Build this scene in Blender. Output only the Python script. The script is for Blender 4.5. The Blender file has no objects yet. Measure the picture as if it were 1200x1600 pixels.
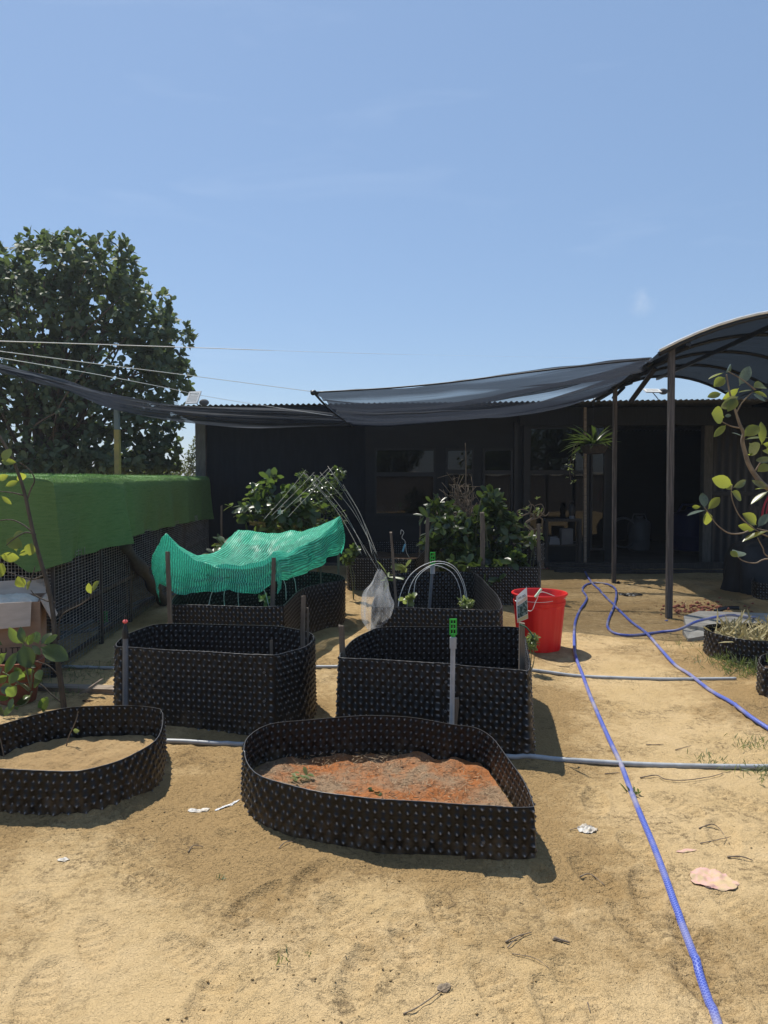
import bpy, math, random
import numpy as np
from mathutils import Vector, Matrix
random.seed(7); RNG = np.random.default_rng(11)
S = bpy.context.scene; COL = S.collection
R = math.radians
# ------------------------------------------------------------------ camera
CAMZ, FPX, PITCH = 1.5, 1155.0, R(2.73)
cd = bpy.data.cameras.new('camera'); cd.lens = 36.0*FPX/1600; cd.sensor_width = 36; cd.clip_start = .05; cd.clip_end = 3000
cam = bpy.data.objects.new('camera', cd); COL.objects.link(cam)
cam.location = (0, 0, CAMZ); cam.rotation_euler = (R(90)-PITCH, 0, 0); S.camera = cam
# ------------------------------------------------------------------ light
SUNV = Vector((-.30, .45, 1.0)).normalized()
ELEV = math.asin(SUNV.z)
S.view_settings.view_transform = 'Standard'; S.view_settings.look = 'None'
S.view_settings.exposure = 0.46; S.view_settings.gamma = 1.0
sl = bpy.data.lights.new('sun', 'SUN'); sl.energy = 4.3; sl.angle = R(.5); sl.color = (1, .95, .86)
so = bpy.data.objects.new('sun', sl); COL.objects.link(so)
so.rotation_euler = SUNV.to_track_quat('Z', 'Y').to_euler(); so.location = SUNV*40
W = bpy.data.worlds.new('World'); S.world = W; W.use_nodes = True
wn, wl = W.node_tree.nodes, W.node_tree.links; wn.clear()
sky = wn.new('ShaderNodeTexSky'); sky.sky_type = 'NISHITA'; sky.sun_disc = False
sky.sun_elevation = ELEV; sky.sun_rotation = math.atan2(SUNV.x, SUNV.y); sky.air_density = 1.0; sky.dust_density = .35; sky.ozone_density = 2.0
bg = wn.new('ShaderNodeBackground'); bg.inputs[1].default_value = .097
wo = wn.new('ShaderNodeOutputWorld')
tc = wn.new('ShaderNodeTexCoord'); mp = wn.new('ShaderNodeMapping'); mp.inputs['Scale'].default_value = (1.6, 1.6, 7)
cn = wn.new('ShaderNodeTexNoise'); cn.inputs['Scale'].default_value = 2.3; cn.inputs['Detail'].default_value = 7; cn.inputs['Distortion'].default_value = .6
cr = wn.new('ShaderNodeMapRange'); cr.inputs[1].default_value = .56; cr.inputs[2].default_value = .85; cr.inputs[3].default_value = 0; cr.inputs[4].default_value = .07
cm = wn.new('ShaderNodeMix'); cm.data_type = 'RGBA'; cm.inputs['B'].default_value = (8.5, 9.2, 10, 1)
wl.new(tc.outputs['Generated'], mp.inputs[0]); wl.new(mp.outputs[0], cn.inputs['Vector']); wl.new(cn.outputs[0], cr.inputs[0])
fm = wn.new('ShaderNodeMix'); fm.data_type = 'RGBA'; fm.inputs[0].default_value = .55; fm.inputs['B'].default_value = (2.15, 3.3, 5.3, 1); wl.new(sky.outputs[0], fm.inputs['A']); wl.new(cr.outputs[0], cm.inputs[0]); wl.new(fm.outputs['Result'], cm.inputs['A']); wl.new(cm.outputs['Result'], bg.inputs[0]); wl.new(bg.outputs[0], wo.inputs[0])
S.cycles.max_bounces = 8; S.cycles.transparent_max_bounces = 16; S.cycles.use_denoising = True
# ------------------------------------------------------------------ survey helpers (photo sight-lines to world metres)
_cp, _sp = math.cos(PITCH), math.sin(PITCH)
def ray(px, py):
    u, v = (px-600)/FPX, (800-py)/FPX
    return (u, _cp+v*_sp, -_sp+v*_cp)
def P(px, py, Y):
    d = ray(px, py); t = Y/d[1]
    return (d[0]*t, Y, CAMZ+d[2]*t)
def small_cloud(px, py, rad):   # one small puff low in the sky, by direction
    d = Vector(ray(px, py)).normalized(); vd = wn.new('ShaderNodeVectorMath'); vd.operation = 'DISTANCE'; wl.new(tc.outputs['Generated'], vd.inputs[0]); vd.inputs[1].default_value = d
    r1 = wn.new('ShaderNodeMapRange'); r1.inputs[1].default_value = 0; r1.inputs[2].default_value = rad; r1.inputs[3].default_value = .42; r1.inputs[4].default_value = 0; wl.new(vd.outputs['Value'], r1.inputs[0])
    nn = wn.new('ShaderNodeTexNoise'); nn.inputs['Scale'].default_value = 45; nn.inputs['Detail'].default_value = 6; wl.new(tc.outputs['Generated'], nn.inputs['Vector']); r2 = wn.new('ShaderNodeMapRange'); r2.inputs[1].default_value = .40; r2.inputs[2].default_value = .7; wl.new(nn.outputs[0], r2.inputs[0])
    mu = wn.new('ShaderNodeMath'); mu.operation = 'MULTIPLY'; wl.new(r1.outputs[0], mu.inputs[0]); wl.new(r2.outputs[0], mu.inputs[1]); x = wn.new('ShaderNodeMix'); x.data_type = 'RGBA'; x.inputs['B'].default_value = (5.6, 6.2, 7, 1)
    src = [k for k in bg.inputs[0].links][0].from_socket; wl.new(src, x.inputs['A']); wl.new(mu.outputs[0], x.inputs[0]); wl.new(x.outputs['Result'], bg.inputs[0])
small_cloud(1002, 472, .020)
def G(px, py, z=0.0):
    d = ray(px, py); t = (z-CAMZ)/d[2]
    return (d[0]*t, d[1]*t, z)
# ------------------------------------------------------------------ numpy noise
def _h(ix, iy, seed):
    n = (ix.astype(np.int64)*374761393 + iy.astype(np.int64)*668265263 + seed*982451653) & 0x7fffffff
    n = ((n ^ (n >> 13))*1274126177) & 0x7fffffff
    n = n ^ (n >> 16)
    return (n & 0xffff)/65535.0
def vnoise(x, y, seed=0):
    x = np.asarray(x, float); y = np.asarray(y, float)
    ix, iy = np.floor(x), np.floor(y); fx, fy = x-ix, y-iy
    fx = fx*fx*(3-2*fx); fy = fy*fy*(3-2*fy)
    a, b = _h(ix, iy, seed), _h(ix+1, iy, seed); c, d = _h(ix, iy+1, seed), _h(ix+1, iy+1, seed)
    return (a*(1-fx)+b*fx)*(1-fy)+(c*(1-fx)+d*fx)*fy-.5
def fbm(x, y, f, o=3, seed=0):
    s, a = 0, 1.0
    for k in range(o):
        s = s+a*vnoise(np.asarray(x)*f+17.3*k, np.asarray(y)*f-9.1*k, seed+k); a *= .5; f *= 2.03
    return s
# ------------------------------------------------------------------ objects
def link(o, parent=None):
    COL.objects.link(o)
    if parent is not None: o.parent = parent
    return o
def tag(o, label=None, cat=None, group=None, kind=None):
    if label: o['label'] = label
    if cat: o['category'] = cat
    if group: o['group'] = group
    if kind: o['kind'] = kind
    return o
def thing(name, label, cat, loc=(0, 0, 0), group=None):
    o = bpy.data.objects.new(name, None); o.empty_display_size = .1; o.location = loc
    return tag(link(o), label, cat, group)
def mesh_np(name, V, F, m, parent=None, loc=None, smooth=True, attrs=None, uv=None):
    V = np.asarray(V, float)
    if loc is None: loc = tuple(parent.location) if parent is not None else (0, 0, 0)
    if parent is not None and parent.parent is not None: loc = tuple(parent.parent.location)
    me = bpy.data.meshes.new(name)
    V = V-np.array(loc)
    if isinstance(F, np.ndarray):
        k = F.shape[1]
        me.vertices.add(len(V)); me.vertices.foreach_set('co', V.astype(np.float32).ravel())
        me.loops.add(F.size); me.loops.foreach_set('vertex_index', F.astype(np.int32).ravel())
        me.polygons.add(len(F)); me.polygons.foreach_set('loop_start', (np.arange(len(F))*k).astype(np.int32))
        me.update(calc_edges=True)
    else:
        me.from_pydata([tuple(v) for v in V], [], F)
    if smooth: me.polygons.foreach_set('use_smooth', np.ones(len(me.polygons), bool))
    for an, arr in (attrs or {}).items():
        a = me.attributes.new(an, 'FLOAT', 'POINT'); a.data.foreach_set('value', np.asarray(arr, np.float32))
    if uv is not None:
        l = me.uv_layers.new(name='UVMap'); idx = np.empty(len(me.loops), np.int32); me.loops.foreach_get('vertex_index', idx)
        l.data.foreach_set('uv', np.asarray(uv, np.float32)[idx].ravel())
    me.materials.append(m); me.validate(); me.update()
    o = bpy.data.objects.new(name, me)
    if parent is None: o.location = loc
    return link(o, parent)
class MB:
    def __init__(s): s.v = []; s.f = []
    def add(s, V, F):
        n = len(s.v); s.v += [tuple(v) for v in V]; s.f += [tuple(i+n for i in f) for f in F]; return s
    def box(s, c, size, rz=0, rx=0, ry=0, bev=0):
        M = Matrix.Translation(c) @ Matrix.Rotation(rz, 4, 'Z') @ Matrix.Rotation(ry, 4, 'Y') @ Matrix.Rotation(rx, 4, 'X')
        x, y, z = [q/2 for q in size]
        if bev <= 0:
            vs = [(a*x, b*y, d*z) for d in (-1, 1) for b in (-1, 1) for a in (-1, 1)]
            fs = [(0, 2, 3, 1), (4, 5, 7, 6), (0, 1, 5, 4), (2, 6, 7, 3), (0, 4, 6, 2), (1, 3, 7, 5)]
            return s.add([M @ Vector(v) for v in vs], fs)
        import bmesh
        bm = bmesh.new(); bmesh.ops.create_cube(bm, size=1)
        bmesh.ops.scale(bm, vec=size, verts=bm.verts)
        bmesh.ops.bevel(bm, geom=bm.edges[:], offset=bev, segments=2, affect='EDGES', profile=.5)
        bm.verts.index_update()
        s.add([M @ v.co for v in bm.verts], [[v.index for v in f.verts] for f in bm.faces]); bm.free(); return s
    def slab(s, a, b):   # axis aligned by two corners
        return s.box([(p+q)/2 for p, q in zip(a, b)], [abs(p-q) for p, q in zip(a, b)])
    def tube(s, pts, r, n=8, cap=True):
        pts = [Vector(p) for p in pts]; m = len(pts)
        rs = [r]*m if not hasattr(r, '__len__') else list(r)
        up = Vector((0, 0, 1)); prev = None; V = []
        for i, p in enumerate(pts):
            t = (pts[min(i+1, m-1)]-pts[max(i-1, 0)]).normalized()
            if prev is None:
                a = t.cross(up)
                if a.length < 1e-3: a = t.cross(Vector((1, 0, 0)))
                a.normalize()
            else:
                a = prev-t*prev.dot(t); a.normalize()
            prev = a; b = t.cross(a)
            for k in range(n):
                w = 2*math.pi*k/n; V.append(p+(a*math.cos(w)+b*math.sin(w))*rs[i])
        F = [(i*n+k, i*n+(k+1) % n, (i+1)*n+(k+1) % n, (i+1)*n+k) for i in range(m-1) for k in range(n)]
        if cap: F += [tuple(range(n-1, -1, -1)), tuple((m-1)*n+k for k in range(n))]
        return s.add(V, F)
    def bar(s, a, b, w, h, tw=None, th=None):
        a, b = Vector(a), Vector(b); t = (b-a).normalized()
        x = t.cross(Vector((0, 1, 0)))
        if x.length < 1e-3: x = Vector((1, 0, 0))
        x.normalize(); y = t.cross(x); tw = tw or w; th = th or h
        V = [p+x*(i*ww/2)+y*(j*hh/2) for p, ww, hh in ((a, w, h), (b, tw, th)) for i, j in ((-1, -1), (1, -1), (1, 1), (-1, 1))]
        return s.add(V, [(3, 2, 1, 0), (4, 5, 6, 7)]+[(k, (k+1) % 4, 4+(k+1) % 4, 4+k) for k in range(4)])
    def lathe(s, c, prof, n=32, fn=None, caps=(False, False)):
        V = []
        for r, z in prof:
            for k in range(n):
                a = 2*math.pi*k/n; rr = r if fn is None else r*fn(a, z); V.append((c[0]+rr*math.cos(a), c[1]+rr*math.sin(a), c[2]+z))
        F = [(i*n+k, i*n+(k+1) % n, (i+1)*n+(k+1) % n, (i+1)*n+k) for i in range(len(prof)-1) for k in range(n)]
        if caps[0]: F.append(tuple(range(n-1, -1, -1)))
        if caps[1]: F.append(tuple((len(prof)-1)*n+k for k in range(n)))
        return s.add(V, F)
    def ball(s, c, r, n=10, m=7, sq=(1, 1, 1)):
        V = []; F = []
        for i in range(m+1):
            th = math.pi*i/m
            for k in range(n):
                a = 2*math.pi*k/n; V.append((c[0]+sq[0]*r*math.sin(th)*math.cos(a), c[1]+sq[1]*r*math.sin(th)*math.sin(a), c[2]+sq[2]*r*math.cos(th)))
        F = [(i*n+k, (i+1)*n+k, (i+1)*n+(k+1) % n, i*n+(k+1) % n) for i in range(m) for k in range(n)]
        return s.add(V, F)
    def build(s, name, m, parent=None, loc=None, smooth=False):
        return mesh_np(name, s.v, s.f, m, parent, loc, smooth)
def auto_smooth(o, ang=40):
    me = o.data; me.polygons.foreach_set('use_smooth', np.ones(len(me.polygons), bool))
    try: me.set_sharp_from_angle(angle=R(ang))
    except Exception: pass
    return o
def crom(pts, n, closed=False):
    p = np.asarray(pts, float); m = len(p); out = []
    segs = m if closed else m-1
    for i in range(segs):
        a, b, c, d = [p[(i+k) % m] if closed else p[min(max(i+k, 0), m-1)] for k in (-1, 0, 1, 2)]
        for j in range(n):
            t = j/n; out.append(.5*((2*b)+(-a+c)*t+(2*a-5*b+4*c-d)*t*t+(-a+3*b-3*c+d)*t**3))
    if not closed: out.append(p[-1])
    return np.array(out)
def resample(p, n, closed=True):
    q = np.vstack([p, p[:1]]) if closed else p
    L = np.concatenate([[0], np.cumsum(np.linalg.norm(np.diff(q, axis=0), axis=1))])
    t = np.linspace(0, L[-1], n+1)[:-1] if closed else np.linspace(0, L[-1], n)
    return np.stack([np.interp(t, L, q[:, k]) for k in range(q.shape[1])], 1), L[-1]
def gridF(nu, nv):
    i, j = np.meshgrid(np.arange(nu-1), np.arange(nv-1), indexing='ij'); a = (i*nv+j).ravel()
    return np.stack([a, a+nv, a+nv+1, a+1], 1)
# ------------------------------------------------------------------ materials
def newmat(name):
    m = bpy.data.materials.new(name); m.use_nodes = True; n = m.node_tree.nodes; n.clear()
    return m, n, m.node_tree.links, n.new('ShaderNodeOutputMaterial')
def c4(c): return (c[0], c[1], c[2], 1)
def noise(n, l, scale, detail=4, stretch=None, coord='Object', rough=.55):
    t = n.new('ShaderNodeTexCoord'); x = n.new('ShaderNodeTexNoise'); x.inputs['Scale'].default_value = scale
    x.inputs['Detail'].default_value = detail; x.inputs['Roughness'].default_value = rough
    src = t.outputs[coord]
    if stretch:
        mp = n.new('ShaderNodeMapping'); mp.inputs['Scale'].default_value = stretch; l.new(src, mp.inputs[0]); src = mp.outputs[0]
    l.new(src, x.inputs['Vector']); return x.outputs[0]
def rng_(n, l, s, a, b, c=0, d=1):
    r = n.new('ShaderNodeMapRange'); r.inputs[1].default_value = a; r.inputs[2].default_value = b; r.inputs[3].default_value = c; r.inputs[4].default_value = d
    l.new(s, r.inputs[0]); return r.outputs[0]
def mixc(n, l, f, a, b):
    x = n.new('ShaderNodeMix'); x.data_type = 'RGBA'
    if hasattr(f, 'type'): l.new(f, x.inputs[0])
    else: x.inputs[0].default_value = f
    for k, v in (('A', a), ('B', b)):
        if hasattr(v, 'type'): l.new(v, x.inputs[k])
        else: x.inputs[k].default_value = c4(v)
    return x.outputs['Result']
def bumpn(n, l, h, strength, dist=.01, prev=None):
    b = n.new('ShaderNodeBump'); b.inputs['Strength'].default_value = strength; b.inputs['Distance'].default_value = dist
    l.new(h, b.inputs['Height'])
    if prev is not None: l.new(prev, b.inputs['Normal'])
    return b.outputs[0]
def pm(name, c1, c2=None, rough=.6, scale=6, spec=.4, bump=0, bscale=60, metal=0, trans=0, stretch=None, lo=.35, hi=.65, tcol=None, alpha=1):
    m, n, l, out = newmat(name); b = n.new('ShaderNodeBsdfPrincipled')
    b.inputs['Roughness'].default_value = rough; b.inputs['Metallic'].default_value = metal; b.inputs['Specular IOR Level'].default_value = spec
    b.inputs['Base Color'].default_value = c4(c1); col = None
    if c2 is not None:
        col = mixc(n, l, rng_(n, l, noise(n, l, scale, 5, stretch), lo, hi), c1, c2); l.new(col, b.inputs['Base Color'])
    if bump: l.new(bumpn(n, l, noise(n, l, bscale, 4, stretch), bump), b.inputs['Normal'])
    sh = b.outputs[0]
    if trans:
        t = n.new('ShaderNodeBsdfTranslucent'); t.inputs[0].default_value = c4(tcol or c1)
        x = n.new('ShaderNodeMixShader'); x.inputs[0].default_value = trans; l.new(sh, x.inputs[1]); l.new(t.outputs[0], x.inputs[2]); sh = x.outputs[0]
    if alpha < 1:
        t = n.new('ShaderNodeBsdfTransparent'); x = n.new('ShaderNodeMixShader'); x.inputs[0].default_value = alpha
        l.new(t.outputs[0], x.inputs[1]); l.new(sh, x.inputs[2]); sh = x.outputs[0]
    l.new(sh, out.inputs[0]); return m
def leafmat(name, c1, c2, tcol, trans=.4, rough=.35, spec=.5):
    m, n, l, out = newmat(name); b = n.new('ShaderNodeBsdfPrincipled'); b.inputs['Roughness'].default_value = rough; b.inputs['Specular IOR Level'].default_value = spec
    a = n.new('ShaderNodeAttribute'); a.attribute_name = 'rnd'
    col = mixc(n, l, a.outputs['Fac'], c1, c2)
    nz = rng_(n, l, noise(n, l, 90, 3), .3, .75, .75, 1.2)
    mul = n.new('ShaderNodeVectorMath'); mul.operation = 'SCALE'; l.new(col, mul.inputs[0]); l.new(nz, mul.inputs['Scale'])
    l.new(mul.outputs[0], b.inputs['Base Color'])
    t = n.new('ShaderNodeBsdfTranslucent'); t.inputs[0].default_value = c4(tcol)
    x = n.new('ShaderNodeMixShader'); x.inputs[0].default_value = trans; l.new(b.outputs[0], x.inputs[1]); l.new(t.outputs[0], x.inputs[2]); l.new(x.outputs[0], out.inputs[0]); return m
def netmat(name, col, opac, stripes=0, axis=1, streak=(2, 90), lo=.0, tr=.15, tcol=None, rough=.6, vary=.25, dist=.6, dark=.18, t0=None, spec=.3):
    """woven shade cloth: partly open weave in UV metres"""
    m, n, l, out = newmat(name)
    uv = n.new('ShaderNodeUVMap'); mp = n.new('ShaderNodeMapping'); mp.inputs['Scale'].default_value = (streak[0], streak[1], 1)
    nz = n.new('ShaderNodeTexNoise'); nz.inputs['Scale'].default_value = 1; nz.inputs['Detail'].default_value = 3
    l.new(uv.outputs[0], mp.inputs[0]); l.new(mp.outputs[0], nz.inputs['Vector'])
    op = rng_(n, l, nz.outputs[0], .25, .75, opac-vary, opac+vary)
    colr = mixc(n, l, rng_(n, l, nz.outputs[0], .3, .7), col, [min(1, q*1.7) for q in col])
    if stripes:
        sx = n.new('ShaderNodeSeparateXYZ'); l.new(uv.outputs[0], sx.inputs[0])
        wv = n.new('ShaderNodeTexWave'); wv.inputs['Scale'].default_value = stripes; wv.inputs['Distortion'].default_value = dist; wv.inputs['Detail'].default_value = 1
        wv.bands_direction = 'Y' if axis else 'X'; l.new(uv.outputs[0], wv.inputs['Vector'])
        w = rng_(n, l, wv.outputs[1], .3, .75)
        colr = mixc(n, l, w, [q*dark for q in col], colr)
        mm = n.new('ShaderNodeMath'); mm.operation = 'MULTIPLY'; l.new(op, mm.inputs[0]); l.new(rng_(n, l, w, 0, 1, lo, 1), mm.inputs[1]); op = mm.outputs[0]
    if t0 is not None:   # yarn has thickness: gaps close as the cloth is seen more edge-on
        g = n.new('ShaderNodeNewGeometry'); dt = n.new('ShaderNodeVectorMath'); dt.operation = 'DOT_PRODUCT'; l.new(g.outputs['Normal'], dt.inputs[0]); l.new(g.outputs['Incoming'], dt.inputs[1])
        ab = n.new('ShaderNodeMath'); ab.operation = 'ABSOLUTE'; l.new(dt.outputs['Value'], ab.inputs[0]); mxm = n.new('ShaderNodeMath'); mxm.operation = 'MAXIMUM'; mxm.inputs[1].default_value = .27; l.new(ab.outputs[0], mxm.inputs[0])
        iv = n.new('ShaderNodeMath'); iv.operation = 'DIVIDE'; iv.inputs[0].default_value = 1; l.new(mxm.outputs[0], iv.inputs[1]); pw = n.new('ShaderNodeMath'); pw.operation = 'POWER'; l.new(rng_(n, l, nz.outputs[0], .25, .75, t0-vary, t0+vary), pw.inputs[0]); l.new(iv.outputs[0], pw.inputs[1])
        sb = n.new('ShaderNodeMath'); sb.operation = 'SUBTRACT'; sb.inputs[0].default_value = 1; l.new(pw.outputs[0], sb.inputs[1]); op = sb.outputs[0]
    b = n.new('ShaderNodeBsdfPrincipled'); b.inputs['Roughness'].default_value = rough; b.inputs['Specular IOR Level'].default_value = spec; l.new(colr, b.inputs['Base Color'])
    t = n.new('ShaderNodeBsdfTranslucent'); t.inputs[0].default_value = c4(tcol or col)
    x = n.new('ShaderNodeMixShader'); x.inputs[0].default_value = tr; l.new(b.outputs[0], x.inputs[1]); l.new(t.outputs[0], x.inputs[2])
    tp = n.new('ShaderNodeBsdfTransparent'); y = n.new('ShaderNodeMixShader'); l.new(op, y.inputs[0]); l.new(tp.outputs[0], y.inputs[1]); l.new(x.outputs[0], y.inputs[2])
    l.new(y.outputs[0], out.inputs[0]); return m
def glassmat(name, tint, refl_ior=1.47):
    m, n, l, out = newmat(name); f = n.new('ShaderNodeFresnel'); f.inputs[0].default_value = refl_ior
    g = n.new('ShaderNodeBsdfGlossy'); g.inputs['Roughness'].default_value = .012
    t = n.new('ShaderNodeBsdfTransparent'); t.inputs[0].default_value = c4(tint)
    l.new(bumpn(n, l, noise(n, l, 2.2, 2), .05, .02), g.inputs['Normal'])
    x = n.new('ShaderNodeMixShader'); l.new(f.outputs[0], x.inputs[0]); l.new(t.outputs[0], x.inputs[1]); l.new(g.outputs[0], x.inputs[2]); l.new(x.outputs[0], out.inputs[0]); return m
def hdpemat():
    m, n, l, out = newmat('black_plastic'); b = n.new('ShaderNodeBsdfPrincipled'); b.inputs['Roughness'].default_value = .36; b.inputs['Specular IOR Level'].default_value = .3
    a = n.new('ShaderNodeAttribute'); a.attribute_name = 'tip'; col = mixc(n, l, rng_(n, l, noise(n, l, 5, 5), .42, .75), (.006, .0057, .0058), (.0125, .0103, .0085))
    tc_ = n.new('ShaderNodeTexCoord'); sx = n.new('ShaderNodeSeparateXYZ'); l.new(tc_.outputs['Object'], sx.inputs[0]); ad = n.new('ShaderNodeMath'); ad.operation = 'ADD'; l.new(sx.outputs['Z'], ad.inputs[0]); l.new(rng_(n, l, noise(n, l, 11, 5, rough=.7), .3, .7, -.10, .12), ad.inputs[1])
    col = mixc(n, l, rng_(n, l, ad.outputs[0], .0, .13, .55, 0), col, (.11, .078, .045))   # splashed sand, ragged edge
    col = mixc(n, l, a.outputs['Fac'], col, (.46, .46, .47)); l.new(col, b.inputs['Base Color']); l.new(b.outputs[0], out.inputs[0]); return m  # sun glints on the stud tips painted as pale colour
def sandmat():
    m, n, l, out = newmat('sand'); b = n.new('ShaderNodeBsdfPrincipled'); b.inputs['Roughness'].default_value = .95; b.inputs['Specular IOR Level'].default_value = .12
    a = n.new('ShaderNodeAttribute'); a.attribute_name = 'damp'
    n1 = noise(n, l, 1.7, 6, rough=.65); n2 = noise(n, l, 14, 5, rough=.7); n3 = noise(n, l, 170, 3, rough=.7); n4 = noise(n, l, 55, 4, rough=.7)
    dry = mixc(n, l, rng_(n, l, n1, .35, .68), SAND_A, SAND_B)
    dry = mixc(n, l, rng_(n, l, n2, .5, .8, 0, .55), dry, SAND_C)
    s = n.new('ShaderNodeMath'); s.operation = 'ADD'; l.new(a.outputs['Fac'], s.inputs[0]); l.new(rng_(n, l, n2, .3, .7, -.22, .22), s.inputs[1])
    col = mixc(n, l, rng_(n, l, s.outputs[0], .25, .75), dry, SAND_D)
    col = mixc(n, l, rng_(n, l, n3, .55, .75, 0, .5), col, (.18, .118, .055)); col = mixc(n, l, rng_(n, l, n4, .58, .78, 0, .4), col, (.22, .145, .07))
    pt_ = n.new('ShaderNodeMath'); pt_.operation = 'MULTIPLY'; l.new(rng_(n, l, noise(n, l, 2.3, 5, rough=.7), .50, .60), pt_.inputs[0]); l.new(rng_(n, l, noise(n, l, 42, 4, rough=.75), .50, .62), pt_.inputs[1]); pm_ = n.new('ShaderNodeMath'); pm_.operation = 'MULTIPLY'; pm_.inputs[1].default_value = .72; l.new(pt_.outputs[0], pm_.inputs[0]); col = mixc(n, l, pm_.outputs[0], col, (.155, .108, .058))  # dark spots: crumb shadows painted into the colour, plus organic bits
    l.new(col, b.inputs['Base Color'])
    vo = n.new('ShaderNodeTexVoronoi'); vo.inputs['Scale'].default_value = 75; to = n.new('ShaderNodeTexCoord'); wob = n.new('ShaderNodeVectorMath'); wob.operation = 'ADD'; nzv = n.new('ShaderNodeTexNoise'); nzv.inputs['Scale'].default_value = 40; sc_ = n.new('ShaderNodeVectorMath'); sc_.operation = 'SCALE'; sc_.inputs['Scale'].default_value = .02
    l.new(to.outputs['Object'], wob.inputs[0]); l.new(to.outputs['Object'], nzv.inputs['Vector']); l.new(nzv.outputs['Color'], sc_.inputs[0]); l.new(sc_.outputs[0], wob.inputs[1]); l.new(wob.outputs[0], vo.inputs['Vector'])
    inv = rng_(n, l, vo.outputs['Distance'], 0, .6, 1, 0); mk = n.new('ShaderNodeMath'); mk.operation = 'MULTIPLY'; l.new(inv, mk.inputs[0]); l.new(rng_(n, l, s.outputs[0], .15, .7, .12, 1), mk.inputs[1])
    p = bumpn(n, l, n2, .45, .035); p = bumpn(n, l, mk.outputs[0], .8, .008, p); p = bumpn(n, l, pt_.outputs[0], .55, .012, p); p = bumpn(n, l, n4, .7, .018, p); p = bumpn(n, l, n3, .85, .008, p); l.new(p, b.inputs['Normal'])
    l.new(b.outputs[0], out.inputs[0]); return m
SAND_A, SAND_B, SAND_C, SAND_D = (.51, .362, .178), (.59, .432, .235), (.43, .298, .142), (.35, .234, .107)
M = {}
M['sand'] = sandmat()
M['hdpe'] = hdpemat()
M['dull_screw'] = pm('dull_screw', (.10, .10, .10), rough=.5)
M['soil_dark'] = pm('dark_soil', (.05, .032, .02), (.10, .065, .04), rough=.95, scale=30, spec=.1, bump=.8, bscale=90)
M['grey_pvc'] = pm('grey_pvc', (.40, .42, .435), (.30, .31, .315), rough=.45, scale=14)
M['dark_pvc'] = pm('dark_grey_pvc', (.13, .145, .165), (.10, .11, .12), rough=.45, scale=14)
M['black'] = pm('black_rubber', (.012, .012, .013), rough=.45)
M['pink'] = pm('pink_plastic', (.75, .16, .15), rough=.35, trans=.3, tcol=(.9, .25, .2))
M['green_plastic'] = pm('green_plastic', (.05, .42, .07), rough=.35, trans=.35, tcol=(.1, .75, .12))
M['stake'] = pm('weathered_wood', (.19, .15, .11), (.10, .078, .058), rough=.85, scale=7, stretch=(9, 9, 1), bump=.4, bscale=30)
M['plank'] = pm('grey_plank', (.30, .24, .18), (.17, .13, .095), rough=.85, scale=5, stretch=(1, 8, 8), bump=.4, bscale=20)
M['pole'] = pm('dark_pole', (.060, .052, .048), (.17, .145, .13), rough=.75, scale=5, stretch=(16, 16, .6), bump=.5, bscale=12, lo=.45, hi=.7)
M['wire'] = pm('pale_wire', (.72, .72, .68), rough=.4)
M['rod'] = pm('pale_cane', (.40, .39, .34), (.28, .27, .22), rough=.6, scale=9)
M['steel_wire'] = pm('cage_wire', (.46, .45, .42), (.25, .21, .17), rough=.5, scale=20, metal=.3)
M['red'] = pm('red_plastic', (.62, .014, .012), (.72, .035, .028), rough=.40, scale=16, stretch=(1, 1, .18), spec=.5, trans=.22, tcol=(.9, .03, .02))
M['white'] = pm('white_plastic', (.78, .78, .75), (.65, .64, .6), rough=.45, scale=8)
M['dark_wood'] = pm('dark_wood', (.03, .026, .023), (.055, .046, .04), rough=.8, scale=6, stretch=(6, 6, 1))
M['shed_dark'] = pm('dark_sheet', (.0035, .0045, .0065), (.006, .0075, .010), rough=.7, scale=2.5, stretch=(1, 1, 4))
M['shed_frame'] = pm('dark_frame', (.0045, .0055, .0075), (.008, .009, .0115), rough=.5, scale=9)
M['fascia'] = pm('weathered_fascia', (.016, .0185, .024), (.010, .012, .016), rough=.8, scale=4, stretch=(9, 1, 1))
M['roofing'] = pm('fibre_cement', (.17, .17, .17), (.10, .10, .10), rough=.85, scale=5)
M['concrete'] = pm('concrete', (.36, .34, .30), (.26, .24, .205), rough=.9, scale=9, bump=.5, bscale=70)
M['grey_post'] = pm('grey_post', (.10, .097, .086), (.065, .062, .055), rough=.85, scale=6, stretch=(5, 5, 1))
M['bark'] = pm('bark', (.115, .095, .072), (.062, .05, .038), rough=.9, scale=14, stretch=(4, 4, 1), bump=.7, bscale=50)
M['twig'] = pm('twig', (.24, .185, .125), (.14, .105, .075), rough=.85, scale=20)
M['green_stem'] = pm('green_stem', (.10, .13, .05), (.16, .14, .08), rough=.7, scale=12)
M['glass'] = glassmat('window_glass', (.15, .165, .19))
M['card'] = pm('cardboard', (.33, .21, .14), (.27, .17, .11), rough=.9, scale=7, stretch=(1, 1, 6))
M['card_in'] = pm('cardboard_flap', (.56, .45, .36), (.48, .38, .30), rough=.9, scale=9, bump=.15, bscale=200, stretch=(1, 1, 3))
M['ink'] = pm('dark_ink', (.03, .025, .02), rough=.8)
M['terracotta'] = pm('terracotta', (.27, .09, .045), (.18, .06, .035), rough=.8, scale=9)
M['tree_leaf'] = leafmat('jackfruit_leaf', (.062, .094, .056), (.125, .165, .082), (.14, .20, .055), .3, .58, .3)
M['citrus_leaf'] = leafmat('citrus_leaf', (.027, .05, .018), (.075, .112, .034), (.15, .23, .04), .34, .30)
M['lime_leaf'] = leafmat('backlit_leaf', (.055, .095, .032), (.105, .14, .04), (.42, .46, .06), .5, .3)
M['fresh_leaf'] = leafmat('fresh_leaf', (.075, .135, .035), (.13, .19, .05), (.32, .45, .07), .45, .28)
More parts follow.
